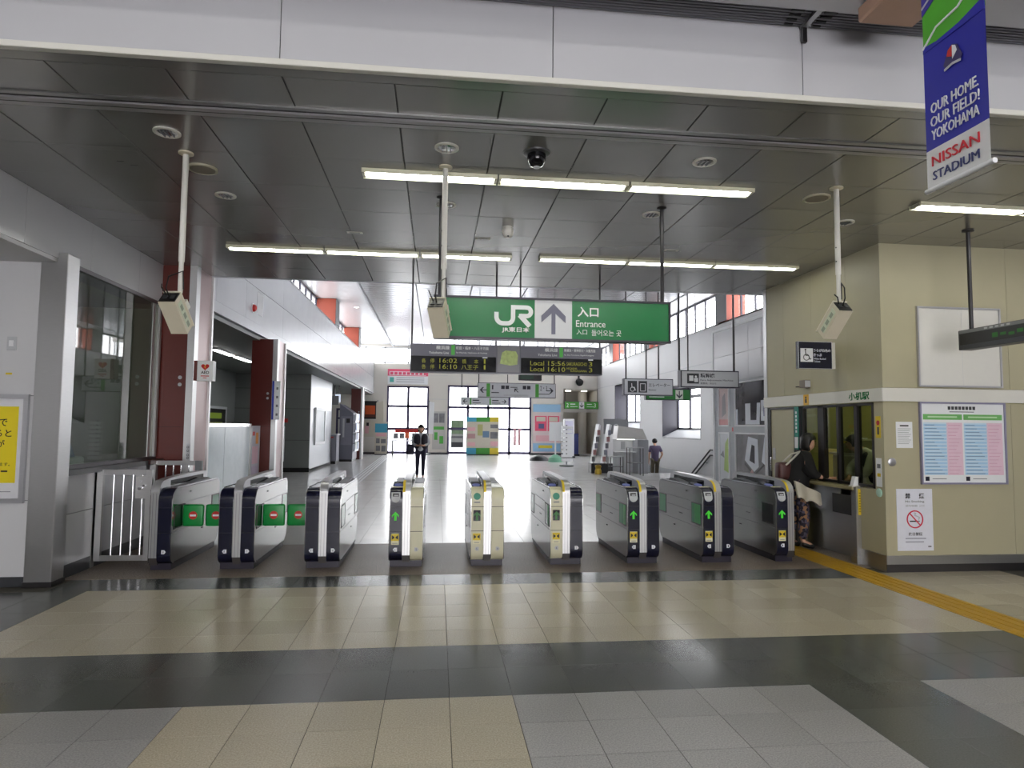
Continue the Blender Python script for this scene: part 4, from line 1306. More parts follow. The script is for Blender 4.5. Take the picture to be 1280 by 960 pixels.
# the big green entrance sign
t = thing('entrance_sign', 'large green entrance sign with white logo panel and arrow', 'sign', (1.1, 6.37, 2.7))
SX0, SX1, SZ0, SZ1 = -.052, 2.285, 2.50, 2.90
bx('sign_body', dark_grey, t, SX0, SX1, 6.29, 6.45, SZ0, SZ1)
f = fy(SX0, 6.29, SZ0, t)
W, H = SX1 - SX0, SZ1 - SZ0
f.frame('frame', -.008, -.008, W + .008, H + .008, .02, M('sign_frame', (46, 44, 52), .35, .4), 0, .025)
f.rect('green_panel', .012, .012, .975, H - .012, green, 0, .012)
f.rect('arrow_panel', .975, .012, 1.345, H - .012, M('sign_grey', (206, 208, 210), .3, var=.02), 0, .012)
f.rect('green_panel', 1.345, .012, W - .012, H - .012, green, 0, .012)
sl = M('sign_letter', (226, 230, 228), .3, var=.01)
logo = [(-.175, .075), (-.175, .03)] + [(-.175 + .06 - .06 * math.cos(R(a)), .03 - .065 * math.sin(R(a))) for a in range(15, 91, 15)] + \
       [(-.075, -.035)] + [(-.068 + .055 * math.sin(R(a)), .022 - .057 * math.cos(R(a))) for a in range(15, 91, 15)] + [(-.013, .125), (.12, .125)] + \
       [(.12 + .042 * math.sin(R(a)), .083 + .042 * math.cos(R(a))) for a in range(20, 181, 20)] + [(.045, .041)]
LX, LZ = .775, .185
f.stroke('logo_mark', [(LX + a, LZ + b_) for a, b_ in logo], .042, sl, .012, .017)
f.stroke('logo_mark', [(LX + .05, LZ + .05), (LX + .152, LZ - .058)], .046, sl, .012, .0165)
f.text('JR東日本', .655, .06, .055, sl, .27, .012, .016, bold=.015)
arrow(f, 1.16, .205, .30, 0, M('arrow_grey', (92, 92, 112), .4), .13, .017, 'arrow')
f.text('入口', 1.40, .235, .10, sl, .21, .012, .016, bold=.02)
f.text('Entrance', 1.385, .135, .065, sl, .295, .012, .016)
f.text('入口', 1.39, .06, .05, sl, .105, .012, .016)
f.text('들어오는 곳', 1.54, .05, .06, sl, .30, .012, .016)
rods(t, [(.0, 6.37, SZ1, CH), (2.24, 6.37, SZ1, CH)], .019)
for x in (.0, 2.24):
    B().lathe((x, 6.37, CH), [(.05, 0), (.05, -.012), (.025, -.02)], 14).obj('ceiling_flange', M('rod_dark', (38, 36, 40), .4), t)

# departure board
t = thing('departure_board', 'black departure board with yellow dot lettering below the green sign', 'departure board', (1.0, 9.4, 2.6))
bx('housing', M('board_grey', (84, 84, 96), .4), t, -.40, 2.37, 9.32, 9.50, 2.41, 2.815)
f = fy(-.40, 9.32, 2.41, t)
f.rect('header_strip', .01, .235, 1.215, .40, M('header_slate', (92, 92, 108), .4), 0, .006)
f.rect('header_strip', 1.575, .235, 2.76, .40, MATS['header_slate'], 0, .006)
f.rect('screen', .01, .012, 1.215, .228, black_gloss, 0, .008)
f.rect('screen', 1.575, .012, 2.76, .228, black_gloss, 0, .008)
lm = M('letter_pale', (214, 216, 222), .4, var=.01)
for a, dest, sub in ((.36, '町田・橋本・八王子方面', 'for Machida, Hashimoto & Hachioji'), (1.92, '新横浜・東神奈川・大船方面', 'for Shin-Yokohama, Higashi-Kanagawa')):
    f.text('横浜線', a, .325, .055, lm, .19, .006, .009, bold=.01)
    f.text('Yokohama Line', a - .1, .262, .035, lm, .28, .006, .009)
    f.rect('line_colour', a + .215, .25, a + .265, .39, M('line_green', (66, 168, 62), .4), .006, .009)
    f.text(dest, a + .285, .33, .045, lm, .46, .006, .009, bold=.01)
    f.text(sub, a + .285, .27, .026, lm, .44, .006, .009)
for s_, a, v, wd in (('各', .16, .13, .06), ('停', .28, .13, .06), ('16:02', .41, .135, .25), ('橋', .73, .13, .06), ('本', .90, .13, .06), ('1', 1.04, .135, .025),
                     ('各', .16, .045, .06), ('停', .28, .045, .06), ('16:10', .41, .05, .25), ('八王子', .72, .045, .24), ('1', 1.04, .05, .025),
                     ('Local', 1.71, .125, .20), ('15:56', 1.97, .125, .25), ('SAKURAGICHO', 2.24, .13, .30), ('3', 2.57, .125, .05),
                     ('Local', 1.71, .04, .20), ('16:10', 1.97, .04, .25), ('HIGASHI-', 2.24, .075, .16), ('KANAGAWA', 2.30, .04, .24), ('3', 2.57, .04, .05)):
    f.text(s_, a, v, .03 if s_ in ('HIGASHI-', 'KANAGAWA') else .05 if s_ == 'SAKURAGICHO' else .065, led_yellow, wd, .008, .010, bold=.0)
for a in (1.02, 2.56):
    f.rect('platform_tag', a, .21, a + .07, .228, lm, .008, .010)
f.rect('map_panel', 1.235, .02, 1.555, .39, M('map_grey', (110, 110, 118), .3), 0, .006)
f.poly('map_picture', [(1.27, .14), (1.30, .30), (1.35, .33), (1.50, .32), (1.53, .26), (1.52, .13), (1.42, .115)], M('map_green', (160, 176, 110), .4, var=.5, scale=25), .006, .009)
rods(t, [(-.385, 9.41, 2.815, CH), (.82, 9.41, 2.815, CH), (1.17, 9.41, 2.815, CH), (2.355, 9.41, 2.815, CH)], .013)

def grey_sign(name, lab, x0, x1, y, z0, z1, draw, top, depth=.16, bodym=None, rodx=None, facem=None):
    t = thing(name, lab, 'sign', ((x0 + x1) / 2, y, z0))
    bx('sign_body', bodym or frame_dark, t, x0, x1, y, y + depth, z0, z1)
    f = fy(x0, y, z0, t)
    f.rect('face', .02, .02, x1 - x0 - .02, z1 - z0 - .02, facem or M('sign_face', (204, 206, 210), .4, var=.02), 0, .01)
    draw(f, x1 - x0, z1 - z0)
    rods(t, [(x, y + depth / 2, z1, top) for x in (rodx or (x0 + .04, x1 - .04))], .02)
    return t
dk = M('sign_ink', (40, 40, 52), .5)
# fare adjustment machine sign
def d1(f, W, H):
    f.rect('symbol_panel', .12, .07, .35, H - .06, dark_grey, .01, .013)
    f.rect('machine_mark', .16, .12, .24, H - .1, white, .013, .015)
    f.disc('head_mark', .29, H - .12, .022, white, .013, .015, 12)
    f.poly('figure_mark', [(.26, .1), (.33, .1), (.33, .18), (.25, .17)], white, .013, .015)
    f.text('精算機', .38, .185, .08, dk, .28, .01, .013, bold=.02)
    f.text('Fare Adjustment Machine', .38, .115, .04, dk, .64, .01, .013)
    f.text('精算机 · 정산기', .38, .06, .035, dk, .30, .01, .013)
grey_sign('fare_machine_sign', 'grey hanging sign for the fare adjustment machine with white figure symbol', 4.5, 5.64, 11.8, 2.42, 2.74, d1, 5.4 + .86, rodx=(4.50, 5.58))
# elevator sign
def d2(f, W, H):
    f.rect('symbol_panel', .10, .07, .34, H - .06, dark_grey, .01, .013)
    f.ring('wheel', .22, .15, .06, .015, white, .013, .015)
    f.stroke('figure', [(.20, .30), (.21, .20), (.27, .2), (.30, .12)], .018, white, .013, .015)
    f.rect('symbol_panel', .38, .07, .60, H - .06, dark_grey, .01, .013)
    f.frame('lift_mark', .42, .1, .56, H - .12, .015, white, .013, .015)
    f.text('エレベーター', .64, .22, .09, dk, .56, .01, .013, bold=.01)
    f.text('Elevator', .64, .12, .045, dk, .2, .01, .013)
grey_sign('lift_sign', 'grey hanging sign for the lift with wheelchair symbol', 4.62, 5.90, 16.0, 2.47, 2.89, d2, 6.26, rodx=(4.70, 5.55))
# green exit sign behind
def d3(f, W, H):
    f.rect('arrow_panel', W * .66, .03, W * .83, H - .03, M('pale', (222, 226, 216), .4), .01, .013)
    arrow(f, W * .745, H / 2, H * .66, math.pi, dk, .12, .016)
    f.text('のりば', .10, .15, .07, white, .3, .01, .013)
    f.rect('print_line', .1, .08, .55, .10, white, .01, .013)
grey_sign('platform_sign', 'green hanging platform sign with a down arrow behind the grey lift sign', 6.0, 7.35, 18.5, 2.47, 2.8, d3, 6.26, facem=M('green_deep', (30, 120, 46), .35))
# grey direction sign, 1 / 2-3
def d4(f, W, H):
    arrow(f, .2, H * .5, .26, math.pi / 2, dk, .12, .014)
    arrow(f, W - .22, H * .5, .26, -math.pi / 2, dk, .12, .014)
    arrow(f, W * .49, H * .5, .2, math.pi / 4, dk, .14, .014)
    f.rect('line_colour', .32, .03, .45, H - .03, green_sign, .01, .014)
    f.rect('line_colour', W * .735, .03, W * .735 + .13, H - .03, green_sign, .01, .014)
    f.text('1', .52, H * .55, .16, dk, .05, .01, .014)
    f.rect('print_line', .5, H * .3, .78, H * .36, dk, .01, .014)
    f.text('2・3', W * .735 + .18, H * .5, .18, dk, .26, .01, .014)
    f.rect('print_line', W * .78, H * .24, W * .92, H * .29, dk, .01, .014)
    for a in (.86, 1.02):
        f.rect('symbol', a, H * .58, a + .13, H * .82, dk, .01, .014)
    for a in (1.66, 1.82):
        f.rect('symbol', a, H * .58, a + .13, H * .82, dk, .01, .014)
    f.rect('print_line', 1.2, H * .68, 1.46, H * .73, dk, .01, .014)
    f.rect('pale_strip', W * .33, H * .1, W * .64, H * .22, light_grey, .01, .013)
grey_sign('direction_sign', 'grey hanging direction sign with arrows and two green bars under the departure board', 1.44, 4.34, 24.0, 2.72, 3.26, d4, 6.26, .2)
def d5(f, W, H):
    arrow(f, .2, H * .5, .22, math.pi / 2, dk, .12, .014)
    arrow(f, W - .2, H * .5, .22, -math.pi / 2, dk, .12, .014)
    for a in (.42, W * .6):
        f.rect('line_colour', a, .03, a + .06, H - .03, green_sign, .01, .013)
        f.rect('print_line', a + .12, H * .55, a + .42, H * .68, dk, .01, .013)
        f.rect('print_line', a + .12, H * .25, a + .5, H * .33, dk, .01, .013)
grey_sign('small_direction_sign', 'smaller far grey direction sign with arrows at both ends', 1.03, 3.22, 30.0, 2.62, 2.98, d5, 6.26, .15, light_grey)
def d6(f, W, H):
    f.text('2', .12, .1, .24, white, .13, .01, .014)
    f.text('3', W - .28, .1, .24, white, .13, .01, .014)
    f.rect('arrow_panel', W * .43, .02, W * .58, H - .02, white, .01, .013)
    arrow(f, W * .505, H * .5, .28, math.pi, dk, .14, .016)
    for a in (.35, W * .66):
        f.rect('print_line', a, .26, a + .3, .31, white, .01, .013)
        f.rect('print_line', a, .12, a + .45, .15, white, .01, .013)
grey_sign('platform_number_sign', 'bright green far sign with platform numbers 2 and 3', 7.43, 9.48, FW - .3, 2.74, 3.18, d6, 3.95, .15, dark_grey, facem=green_sign)
t = thing('hanging_monitor', 'black monitor hanging above the grey direction sign', 'monitor', (3.3, 23.8, 3.3))
B().box(2.9, 3.75, 23.6, 23.8, 3.34, 3.62, .02).obj('casing', black, t)
bx('screen', M('screen_dark', (50, 70, 60), .2), t, 2.95, 3.45, 23.58, 23.6, 3.38, 3.58)
rods(t, [(3.1, 23.7, 3.62, 6.26), (3.6, 23.7, 3.62, 6.26)], .02)
t = thing('wall_loudspeaker', 'small black horn loudspeaker on the far wall above the green platform sign', 'loudspeaker', (8.35, FW - .1, 4.4))
B().lathe((8.35, FW, 4.4), [(.16, 0), (.2, .1), (.22, .3), (.1, .35)], 14, (0, -1, -.3)).obj('horn', black, t)
bx('bracket', dark_grey, t, 8.3, 8.4, FW - .04, FW, 4.3, 4.75)

# side-on LED sign at the right edge
t = thing('led_sign', 'dark hanging LED sign at the right edge in front of the white board', 'LED sign', (5.8, 6.2, 2.66))
B().box(5.80, 5.96, 5.20, 6.72, 2.555, 2.775, .006).obj('housing', M('led_body', (56, 58, 64), .4), t)
f = fx(5.80, 6.72, 2.555, t)
f.rect('screen', .03, .05, 1.5, .175, black, 0, .004)
f.rect('header_strip', .02, .18, 1.5, .215, mid_grey, 0, .003)
for i in range(5):
    f.rect('print_mark', .36 + i * .07, .188, .40 + i * .07, .207, light_grey, .003, .005)
for i in range(9):
    f.rect('led_mark', .46 + i * .10, .085 + (i % 2) * .012, .53 + i * .10, .135 - (i % 3) * .01, led_green, .004, .005)
rods(t, [(5.88, 6.62, 2.775, CH), (5.88, 5.62, 2.775, CH)], .022)
B().lathe((5.88, 6.62, CH), [(.06, 0), (.06, -.012), (.03, -.02)], 14).obj('ceiling_flange', MATS['rod_dark'], t)

# banner
t = thing('banner', 'blue and white hanging banner with green stripe and slanted lettering', 'banner', (2.6, 2.98, 2.93))
BXp, BY1, BY0 = 2.6, 3.183, 2.779        # far edge, near edge
f = fx(BXp, BY1, 2.933, t)
f.k = .8125
Wb = .498
banner_blue = M('banner_blue', (34, 38, 160), .45, var=.04)
def cloth(name, a0, b0, a1, b1, mat, d=0.):
    """slightly rippled cloth strip between (a0,b0)-(a1,b1)"""
    b = B()
    n, m = 8, max(2, int((b1 - b0) / .08))
    vs = [[b.bm.verts.new(f.at(a0 + (a1 - a0) * i / n, b0 + (b1 - b0) * j / m, d + .0015 * math.sin(i * .8 + j * .15))) for i in range(n + 1)] for j in range(m + 1)]
    vb = [[b.bm.verts.new(f.at(a0 + (a1 - a0) * i / n, b0 + (b1 - b0) * j / m, d - .003 + .0015 * math.sin(i * .8 + j * .15))) for i in range(n + 1)] for j in range(m + 1)]
    for j in range(m):
        for i in range(n):
            b.bm.faces.new((vs[j][i], vs[j][i + 1], vs[j + 1][i + 1], vs[j + 1][i]))
            b.bm.faces.new((vb[j][i], vb[j + 1][i], vb[j + 1][i + 1], vb[j][i + 1]))
    return b.obj(name, mat, t)
cloth('white_cloth', 0, 0, Wb, .265, M('banner_white', (226, 226, 226), .5))
cloth('blue_cloth', 0, .265, Wb, .96, banner_blue)
cloth('green_cloth', 0, .96, Wb, 1.6, M('banner_green', (80, 172, 40), .5, var=.2, scale=6))
f.stroke('white_line', [(0, .97), (.12, 1.06), (.3, 1.08), (.42, 1.16), (Wb, 1.2)], .014, white, .001, .006)
f.poly('blue_edge', [(0, .94), (Wb, .94), (Wb, 1.02), (.30, .975), (.12, .965), (0, .985)], banner_blue, .0, .0035)
f.poly('violet_sweep', [(0, 1.2), (.2, 1.3), (.4, 1.34), (.4, 1.6), (0, 1.6)], M('banner_violet', (60, 50, 150), .5), .001, .0045)
f.stroke('pale_sweep', [(0, 1.25), (.2, 1.35), (.38, 1.42)], .016, light_grey, .0045, .006)
f.text('NISSAN', .05, .15, .066, M('banner_red', (206, 34, 52), .45), .38, .001, .006, bold=0.)
f.text('STADIUM', .055, .055, .058, M('banner_navy', (50, 56, 110), .45), .37, .001, .006)
for s_, v, wd, a in (('OUR HOME.', .50, .38, .055), ('OUR FIELD!', .41, .39, .05), ('YOKOHAMA', .32, .38, .055)):
    f.text(s_, a, v, .068, white, wd, .001, .006, bold=0., shear=.0)
def cr(pts): return [(.25 + (x_ - .25) * .75, .80 + (y_ - .74) * .75) for x_, y_ in pts]
f.poly('crest', cr([(.17, .66), (.33, .66), (.35, .69), (.32, .75), (.30, .80), (.25, .83), (.20, .80), (.18, .75), (.15, .69)]), M('crest_navy', (58, 52, 100), .4), .001, .006)
f.poly('crest_red', cr([(.19, .75), (.25, .72), (.25, .82), (.205, .795)]), red, .006, .0075)
f.poly('crest_white', cr([(.25, .70), (.30, .75), (.285, .80), (.25, .82)]), white, .006, .0075)
f.stroke('crest_ribbon', cr([(.16, .645), (.25, .66), (.34, .645)]), .016, light_grey, .006, .0075)
B().cyl(f.at(-.01, 0, .0), f.at(Wb + .03, 0, .0), .014, 12).obj('lower_rod', white, t)
B().cyl(f.at(-.01, 1.6, .0), f.at(Wb + .03, 1.6, .0), .014, 12).obj('upper_rod', white, t)
rods(t, [(BXp, BY1 - .05, 4.22, 5.0), (BXp, BY0 + .05, 4.22, 5.0)], .006, None, 'hanging_wire')

# ------------------------------------------------------------------ things along the left of the hall
t = thing('defibrillator_sign', 'red and white box sign with a heart on the red column', 'sign', (-3.3, 9.62, 2.24))
bx('red_side', red_col, t, -3.395, -3.35, 9.56, 9.70, 2.25, 2.53)
bx('panel', white, t, -3.35, -3.14, 9.57, 9.69, 2.25, 2.53)
f = fy(-3.35, 9.57, 2.25, t)
hp = [(.105 + .055 * (16 * math.sin(R(a)) ** 3) / 16, .195 + .05 * (13 * math.cos(R(a)) - 5 * math.cos(R(2 * a)) - 2 * math.cos(R(3 * a)) - math.cos(R(4 * a))) / 16) for a in range(0, 360, 20)]
f.poly('heart', hp, red, 0, .003)
f.poly('bolt_mark', [(.095, .225), (.118, .205), (.104, .20), (.12, .165), (.09, .195), (.103, .2)], yellow, .003, .005)
f.text('AED', .05, .095, .042, dark_grey, .11, 0, .003, bold=.02)
f.rect('print_line', .05, .06, .16, .072, red, 0, .003)
f.rect('print_line', .08, .035, .13, .045, red, 0, .003)
t = thing('column_plate', 'narrow white plate with round marks low on the red column side', 'plate', (-3.43, 10.0, 1.2))
f = fy(-3.50, 9.685, 1.12, t)
f.rect('plate', 0, 0, .06, .26, light_grey, 0, .006)
for v in (.2, .15, .09, .05):
    f.ring('mark', .03, v, .016, .006, dark_grey, .006, .008, 12)

gp = thing('glass_partition', 'pale frosted glass partition between the red columns', 'partition', (-3.7, 12.2, 0))
for a, c in ((10.5, 12.0), (12.02, 13.55)):
    bx('pane', M('frosted', (178, 190, 196), .25, var=.1, scale=5), gp, -3.72, -3.70, a, c, .12, 1.60)
bx('upper_rail', steel_pol, gp, -3.74, -3.68, 10.45, 13.6, 1.60, 1.66)
bx('lower_rail', steel, gp, -3.74, -3.68, 10.45, 13.6, .04, .12)
for y in (10.46, 13.56):
    bx('post', steel, gp, -3.74, -3.68, y, y + .04, 0, 1.66)
t = thing('notice_stand', 'narrow notice panel with pink print beside the second red column', 'notice board', (-3.7, 13.95, 0))
bx('panel', M('notice_grey', (176, 176, 184), .4), t, -3.72, -3.69, 13.62, 14.24, .1, 1.60)
f = fxp(-3.69, 13.64, .1, t)
f.frame('frame', 0, 0, .6, 1.52, .02, alu, 0, .01)
f.rect('red_mark', .08, 1.32, .25, 1.40, red, 0, .003)
f.rect('orange_mark', .33, 1.15, .5, 1.38, M('orange', (226, 150, 60), .5), 0, .003)
f.rect('pink_print', .08, .75, .5, 1.1, M('pinkish', (206, 170, 180), .5), 0, .003)
f.rect('pink_print', .08, .3, .5, .7, M('lilac', (180, 166, 186), .5), 0, .003)
for y in (13.64, 14.2):
    bx('leg', steel, t, -3.73, -3.68, y, y + .03, 0, .1)
t = thing('column_sign', 'blue edged vertical sign on the second red column', 'sign', (-3.4, 14.2, 1.6))
bx('sign_body', blue, t, -3.42, -3.38, 14.05, 14.25, 1.75, 2.55)
f = fy(-3.38, 14.06, 1.75, t)
f.rect('face', 0, 0, .12, .8, paper, 0, .01)
for i in range(4):
    f.rect('print_mark', .045, .62 - i * .18, .085, .67 - i * .18, mid_grey, .01, .013)
t = thing('framed_poster', 'dark framed poster with green and red print on the alcove wall', 'poster', (-7, 21.7, 1.6))
f = fxp(-7.0, 20.85, 1.2, t)
f.rect('sheet', 0, 0, 1.8, .95, black, 0, .02)
f.frame('frame', -.06, -.06, 1.86, 1.01, .08, light_grey, 0, .05)
f.rect('print', .15, .62, 1.4, .80, M('lime', (150, 180, 50), .5), .02, .024)
f.rect('print', .15, .36, 1.5, .52, M('olive', (120, 130, 40), .5), .02, .024)
f.rect('print', .15, .10, 1.6, .28, M('maroon', (130, 40, 50), .5), .02, .024)
for i, y0 in enumerate((15.9, 17.5)):
    t = thing('alcove_light', 'bright ceiling tube in the left alcove, %s' % ('nearer one', 'farther one')[i], 'ceiling light', (-5.2, y0 + .6, 3.42), 'alcove tubes')
    bx('housing', white, t, -5.28, -5.12, y0, y0 + 1.35, 3.38, 3.42)
    bx('diffuser', emitter('alcove_tube', (255, 255, 250), 9), t, -5.26, -5.14, y0 + .03, y0 + 1.32, 3.36, 3.38)

# grey block with side wall and framed notice
blk = struct('wall_block', 'grey room block standing in the left side of the hall', (-5, 25, 0))
bx('front_panel', grey_wall, blk, -7, -4.45, 23.7, 23.8, .15, 3.42)
bx('side_panel', M('block_side', (150, 154, 160), .3, .3), blk, -4.50, -4.45, 23.8, 28.4, .1, 2.2)
bx('side_panel', MATS['block_side'], blk, -4.50, -4.45, 23.8, 28.4, 2.205, 3.42)
bx('rear_panel', white_wall, blk, -7, -4.45, 28.35, 28.4, 0, 3.42)
bx('skirting', black, blk, -7, -4.44, 23.69, 23.71, 0, .15)
for z in (1.1, 2.2, 2.9):
    bx('joint', dark_grey, blk, -7, -4.45, 23.695, 23.7, z, z + .012)
t = thing('small_red_sign', 'small red sign on the grey block beside the second column', 'sign', (-5.3, 23.7, 2.2))
fy(-5.5, 23.69, 1.72, t).rect('plate', 0, 0, .3, .14, red, 0, .02)
t = thing('green_framed_notice', 'tall narrow framed notice on the grey block front', 'notice', (-5.4, 23.7, 1.0))
f = fy(-5.62, 23.69, .4, t)
f.rect('sheet', 0, 0, .3, 1.15, M('palegreen', (196, 214, 200), .5), 0, .015)
f.frame('frame', -.03, -.03, .33, 1.18, .05, white, 0, .03)
f.rect('print', .06, .6, .24, .95, mid_grey, .015, .018)
f.rect('print', .06, .15, .24, .5, dark_grey, .015, .018)
t = thing('wall_notice_case', 'white framed notice case on the pale side of the block', 'notice case', (-4.45, 26, 1.6))
f = fxp(-4.45, 24.6, 1.0, t)
f.rect('sheet', 0, 0, 1.9, 1.2, M('sheet_grey', (190, 194, 200), .4, var=.15, scale=4), 0, .03)
f.frame('frame', -.08, -.08, 1.98, 1.28, .1, white, 0, .06)

t = thing('low_cabinet', 'low grey cabinet beyond the grey block', 'cabinet', (-4.6, 28.8, 0))
B().box(-5.1, -4.25, 28.6, 29.4, .12, 1.22, .01).obj('body', M('cab_grey', (132, 132, 144), .45), t)
bx('cabinet_top', light_grey, t, -5.14, -4.21, 28.56, 29.44, 1.22, 1.27)
bx('plinth', black, t, -5.06, -4.29, 28.64, 29.36, 0, .12)
for x in (-5.0, -4.75, -4.5):
    fy(x, 28.6, 1.1, t).rect('red_mark', 0, 0, .12, .06, red, 0, .006)
t = thing('tall_grey_machine', 'tall grey machine cabinet with sloping top and leaflet pockets', 'machine', (-4.1, 30.6, 0))
B().extr([(-4.42, 30.5, .1), (-3.82, 30.5, .1), (-3.82, 30.5, 2.2), (-4.42, 30.5, 2.62)], (0, 1.6, 0)).obj('body', M('mach_grey', (110, 110, 124), .45), t)
bx('plinth', black, t, -4.40, -3.84, 30.52, 32.1, 0, .1)
f = fy(-4.42, 30.5, 0, t)
f.rect('panel', .06, .75, .54, 2.05, M('mach_panel', (128, 128, 142), .45), 0, .012)
f.rect('symbol', .30, 1.75, .46, 1.95, black, .012, .016)
f.rect('print_line', .14, 1.1, .22, 1.95, light_grey, .012, .015)
f = fxp(-3.82, 30.5, 0, t)
for i in range(4):
    q = f.rect('leaflet_pocket', .08, .45 + i * .44, 1.52, .78 + i * .44, M('pocket', (200, 204, 214), .3), 0, .10)
    for k in range(4):
        f.rect('leaflet', .14 + k * .35, .55 + i * .44, .42 + k * .35, .86 + i * .44, (white, light_grey, M('leaf_blue', (140, 160, 196), .5), white)[(i + k) % 4], .1, .12, q)
t = thing('lit_panel', 'bright white glass door panel behind the low cabinet', 'door panel', (-4.7, 33, 0))
bx('pane', wg, t, -5.0, -4.35, 33.98, 34.0, .2, 2.4)
bb = B()
bb.box(-5.1, -5.0, 33.95, 34.03, 0, 2.5).box(-4.35, -4.25, 33.95, 34.03, 0, 2.5).box(-5.0, -4.35, 33.95, 34.03, 1.95, 2.05).box(-5.1, -4.25, 33.95, 34.03, 2.4, 2.5)
bb.obj('frame', frame_purple, t)
t = thing('alcove_direction_sign', 'small orange and grey direction sign deep in the left alcove', 'sign', (-4.9, 31, 2.6))
bx('sign_body', mid_grey, t, -5.6, -4.4, 29.9, 30.0, 2.55, 2.95)
f = fy(-5.6, 29.9, 2.55, t)
f.rect('orange_face', .0, 0, .3, .4, M('amber2', (226, 160, 50), .5), 0, .012)
arrow(f, .5, .2, .28, R(225), black, .16, .015)
f.rect('line_colour', .75, 0, .84, .4, green_sign, 0, .012)
rods(t, [(-5.3, 29.95, 2.95, 3.42), (-4.6, 29.95, 2.95, 3.42)], .03)
t = thing('small_hanging_monitor', 'little white screen hanging in the left alcove', 'monitor', (-4.4, 30, 2.6))
bx('screen', emitter('pale_screen', (225, 235, 255), 1.0), t, -4.62, -4.35, 30.0, 30.06, 2.66, 3.02)
rods(t, [(-4.58, 30.03, 3.02, 3.42), (-4.40, 30.03, 3.02, 3.42)], .02)

# ------------------------------------------------------------------ things along the far wall
def far_poster(name, lab, x0, x1, z0, z1, blocks, base=paper, y=FW - .02, cat='poster'):
    t = thing(name, lab, cat, ((x0 + x1) / 2, y, z0))
    f = fy(x0, y, z0, t)
    f.rect('sheet', 0, 0, x1 - x0, z1 - z0, base, 0, .02)
    for k_, (a, b_, c, d, m_) in enumerate(blocks):
        f.rect('print', a * (x1 - x0), b_ * (z1 - z0), c * (x1 - x0), d * (z1 - z0), m_, .02, .026 + .002 * k_)
    return t, f
pk = M('f_pink', (226, 90, 120), .6); rs = M('f_rose', (226, 176, 184), .6); lb = M('f_lblue', (150, 190, 220), .6)
tb = M('f_teal', (70, 160, 190), .6); yl = M('f_yellow', (216, 196, 60), .6); gn = M('f_green', (80, 165, 70), .6); fire = M('f_fire', (210, 90, 40), .6)
bw = M('f_bw', (120, 120, 124), .6, var=.6, scale=4); beig = M('f_beige', (206, 200, 184), .6)
t, f = far_poster('wall_banner', 'pink and white banner with bold lettering above the far cross-framed window', -2.92, -.60, 4.05, 4.93, [(0, .55, 1, 1, pk)], paper)
f.rect('lettering_strip', .1, .52, 2.2, .74, white, .028, .034)
for i in range(9):
    f.rect('print_mark', .14 + i * .24, .55, .32 + i * .24, .71, pk, .034, .04)
f.rect('print', .12, .12, .35, .4, M('f_aqua', (90, 180, 170), .6), .02, .03)
for i in range(3):
    f.rect('print_line', .5, .12 + i * .12, 2.1, .17 + i * .12, light_grey, .02, .03)
far_poster('night_poster', 'dark poster of a glowing red night scene on the far wall', -4.45, -3.5, 2.02, 3.05, [(.3, .2, .9, .75, fire), (.2, .1, 1, .25, M('f_brown', (90, 40, 30), .6))], black)
far_poster('figure_poster', 'pale poster with a small pink figure under the dark night poster', -4.4, -3.45, 1.0, 1.95, [(.25, .2, .5, .65, rs), (.35, .65, .5, .85, black)], beig)
t, f = far_poster('leaflet_stand', 'blue topped display stand with photos by the far window', -3.5, -2.82, .0, 1.85, [(0, .68, 1, .95, tb), (.08, .56, .92, .66, rs), (.1, .35, .4, .5, bw), (.5, .35, .9, .48, bw), (.1, .12, .45, .28, bw), (.55, .1, .9, .28, bw)], beig, FW - .8, 'display stand')
bx('foot', mid_grey, t, -3.5, -2.82, FW - .95, FW - .55, 0, .05)
bx('back_board', mid_grey, t, -3.48, -2.84, FW - .8, FW - .76, .05, 1.85)
t = thing('folded_flag', 'cream rolled banner leaning beside the far window frame', 'banner', (-3.2, FW - .5, 0))
B().extr([(-3.5, FW - .45, 1.8), (-3.05, FW - .45, 1.7), (-3.1, FW - .45, 3.05), (-3.5, FW - .45, 2.95)], (0, .06, 0)).obj('cloth', beig, t)
B().cyl((-3.52, FW - .4, 0), (-3.42, FW - .4, 3.1), .025, 8).obj('pole', mid_grey, t)
t = thing('flag_pole', 'white nobori flag standing right of the cross-framed window', 'flag', (-.45, FW - .6, 0))
B().extr([(-.52, FW - .6, 1.2), (-.25, FW - .6, 1.2), (-.2, FW - .6, 3.0), (-.5, FW - .6, 3.05)], (0, .03, 0)).obj('cloth', white, t)
B().cyl((-.54, FW - .58, 0), (-.5, FW - .58, 3.1), .022, 8).obj('pole', dark_grey, t)
B().lathe((-.54, FW - .58, 0), [(.2, 0), (.2, .06), (.05, .1)], 12).obj('base', mid_grey, t)
t, f = far_poster('photo_board', 'grey photo board with green brochure stands on the far wall', -.30, .45, .3, 2.5, [(.1, .7, .45, .95, bw), (.5, .7, .92, .95, bw), (.1, .52, .9, .6, gn), (.15, .25, .4, .45, gn), (.55, .15, .85, .35, gn)], M('f_grey', (186, 184, 180), .6), FW - .03, 'board')
t, f = far_poster('park_poster', 'green landscape poster on the first far glass door', .78, 1.52, .4, 2.0, [(.05, .5, .95, .97, M('f_sage', (140, 165, 130), .6, var=.4, scale=5)), (.05, .35, .95, .42, mid_grey), (.05, .02, .95, .2, dark_grey)], M('f_pale', (190, 192, 188), .6), FW + .072)
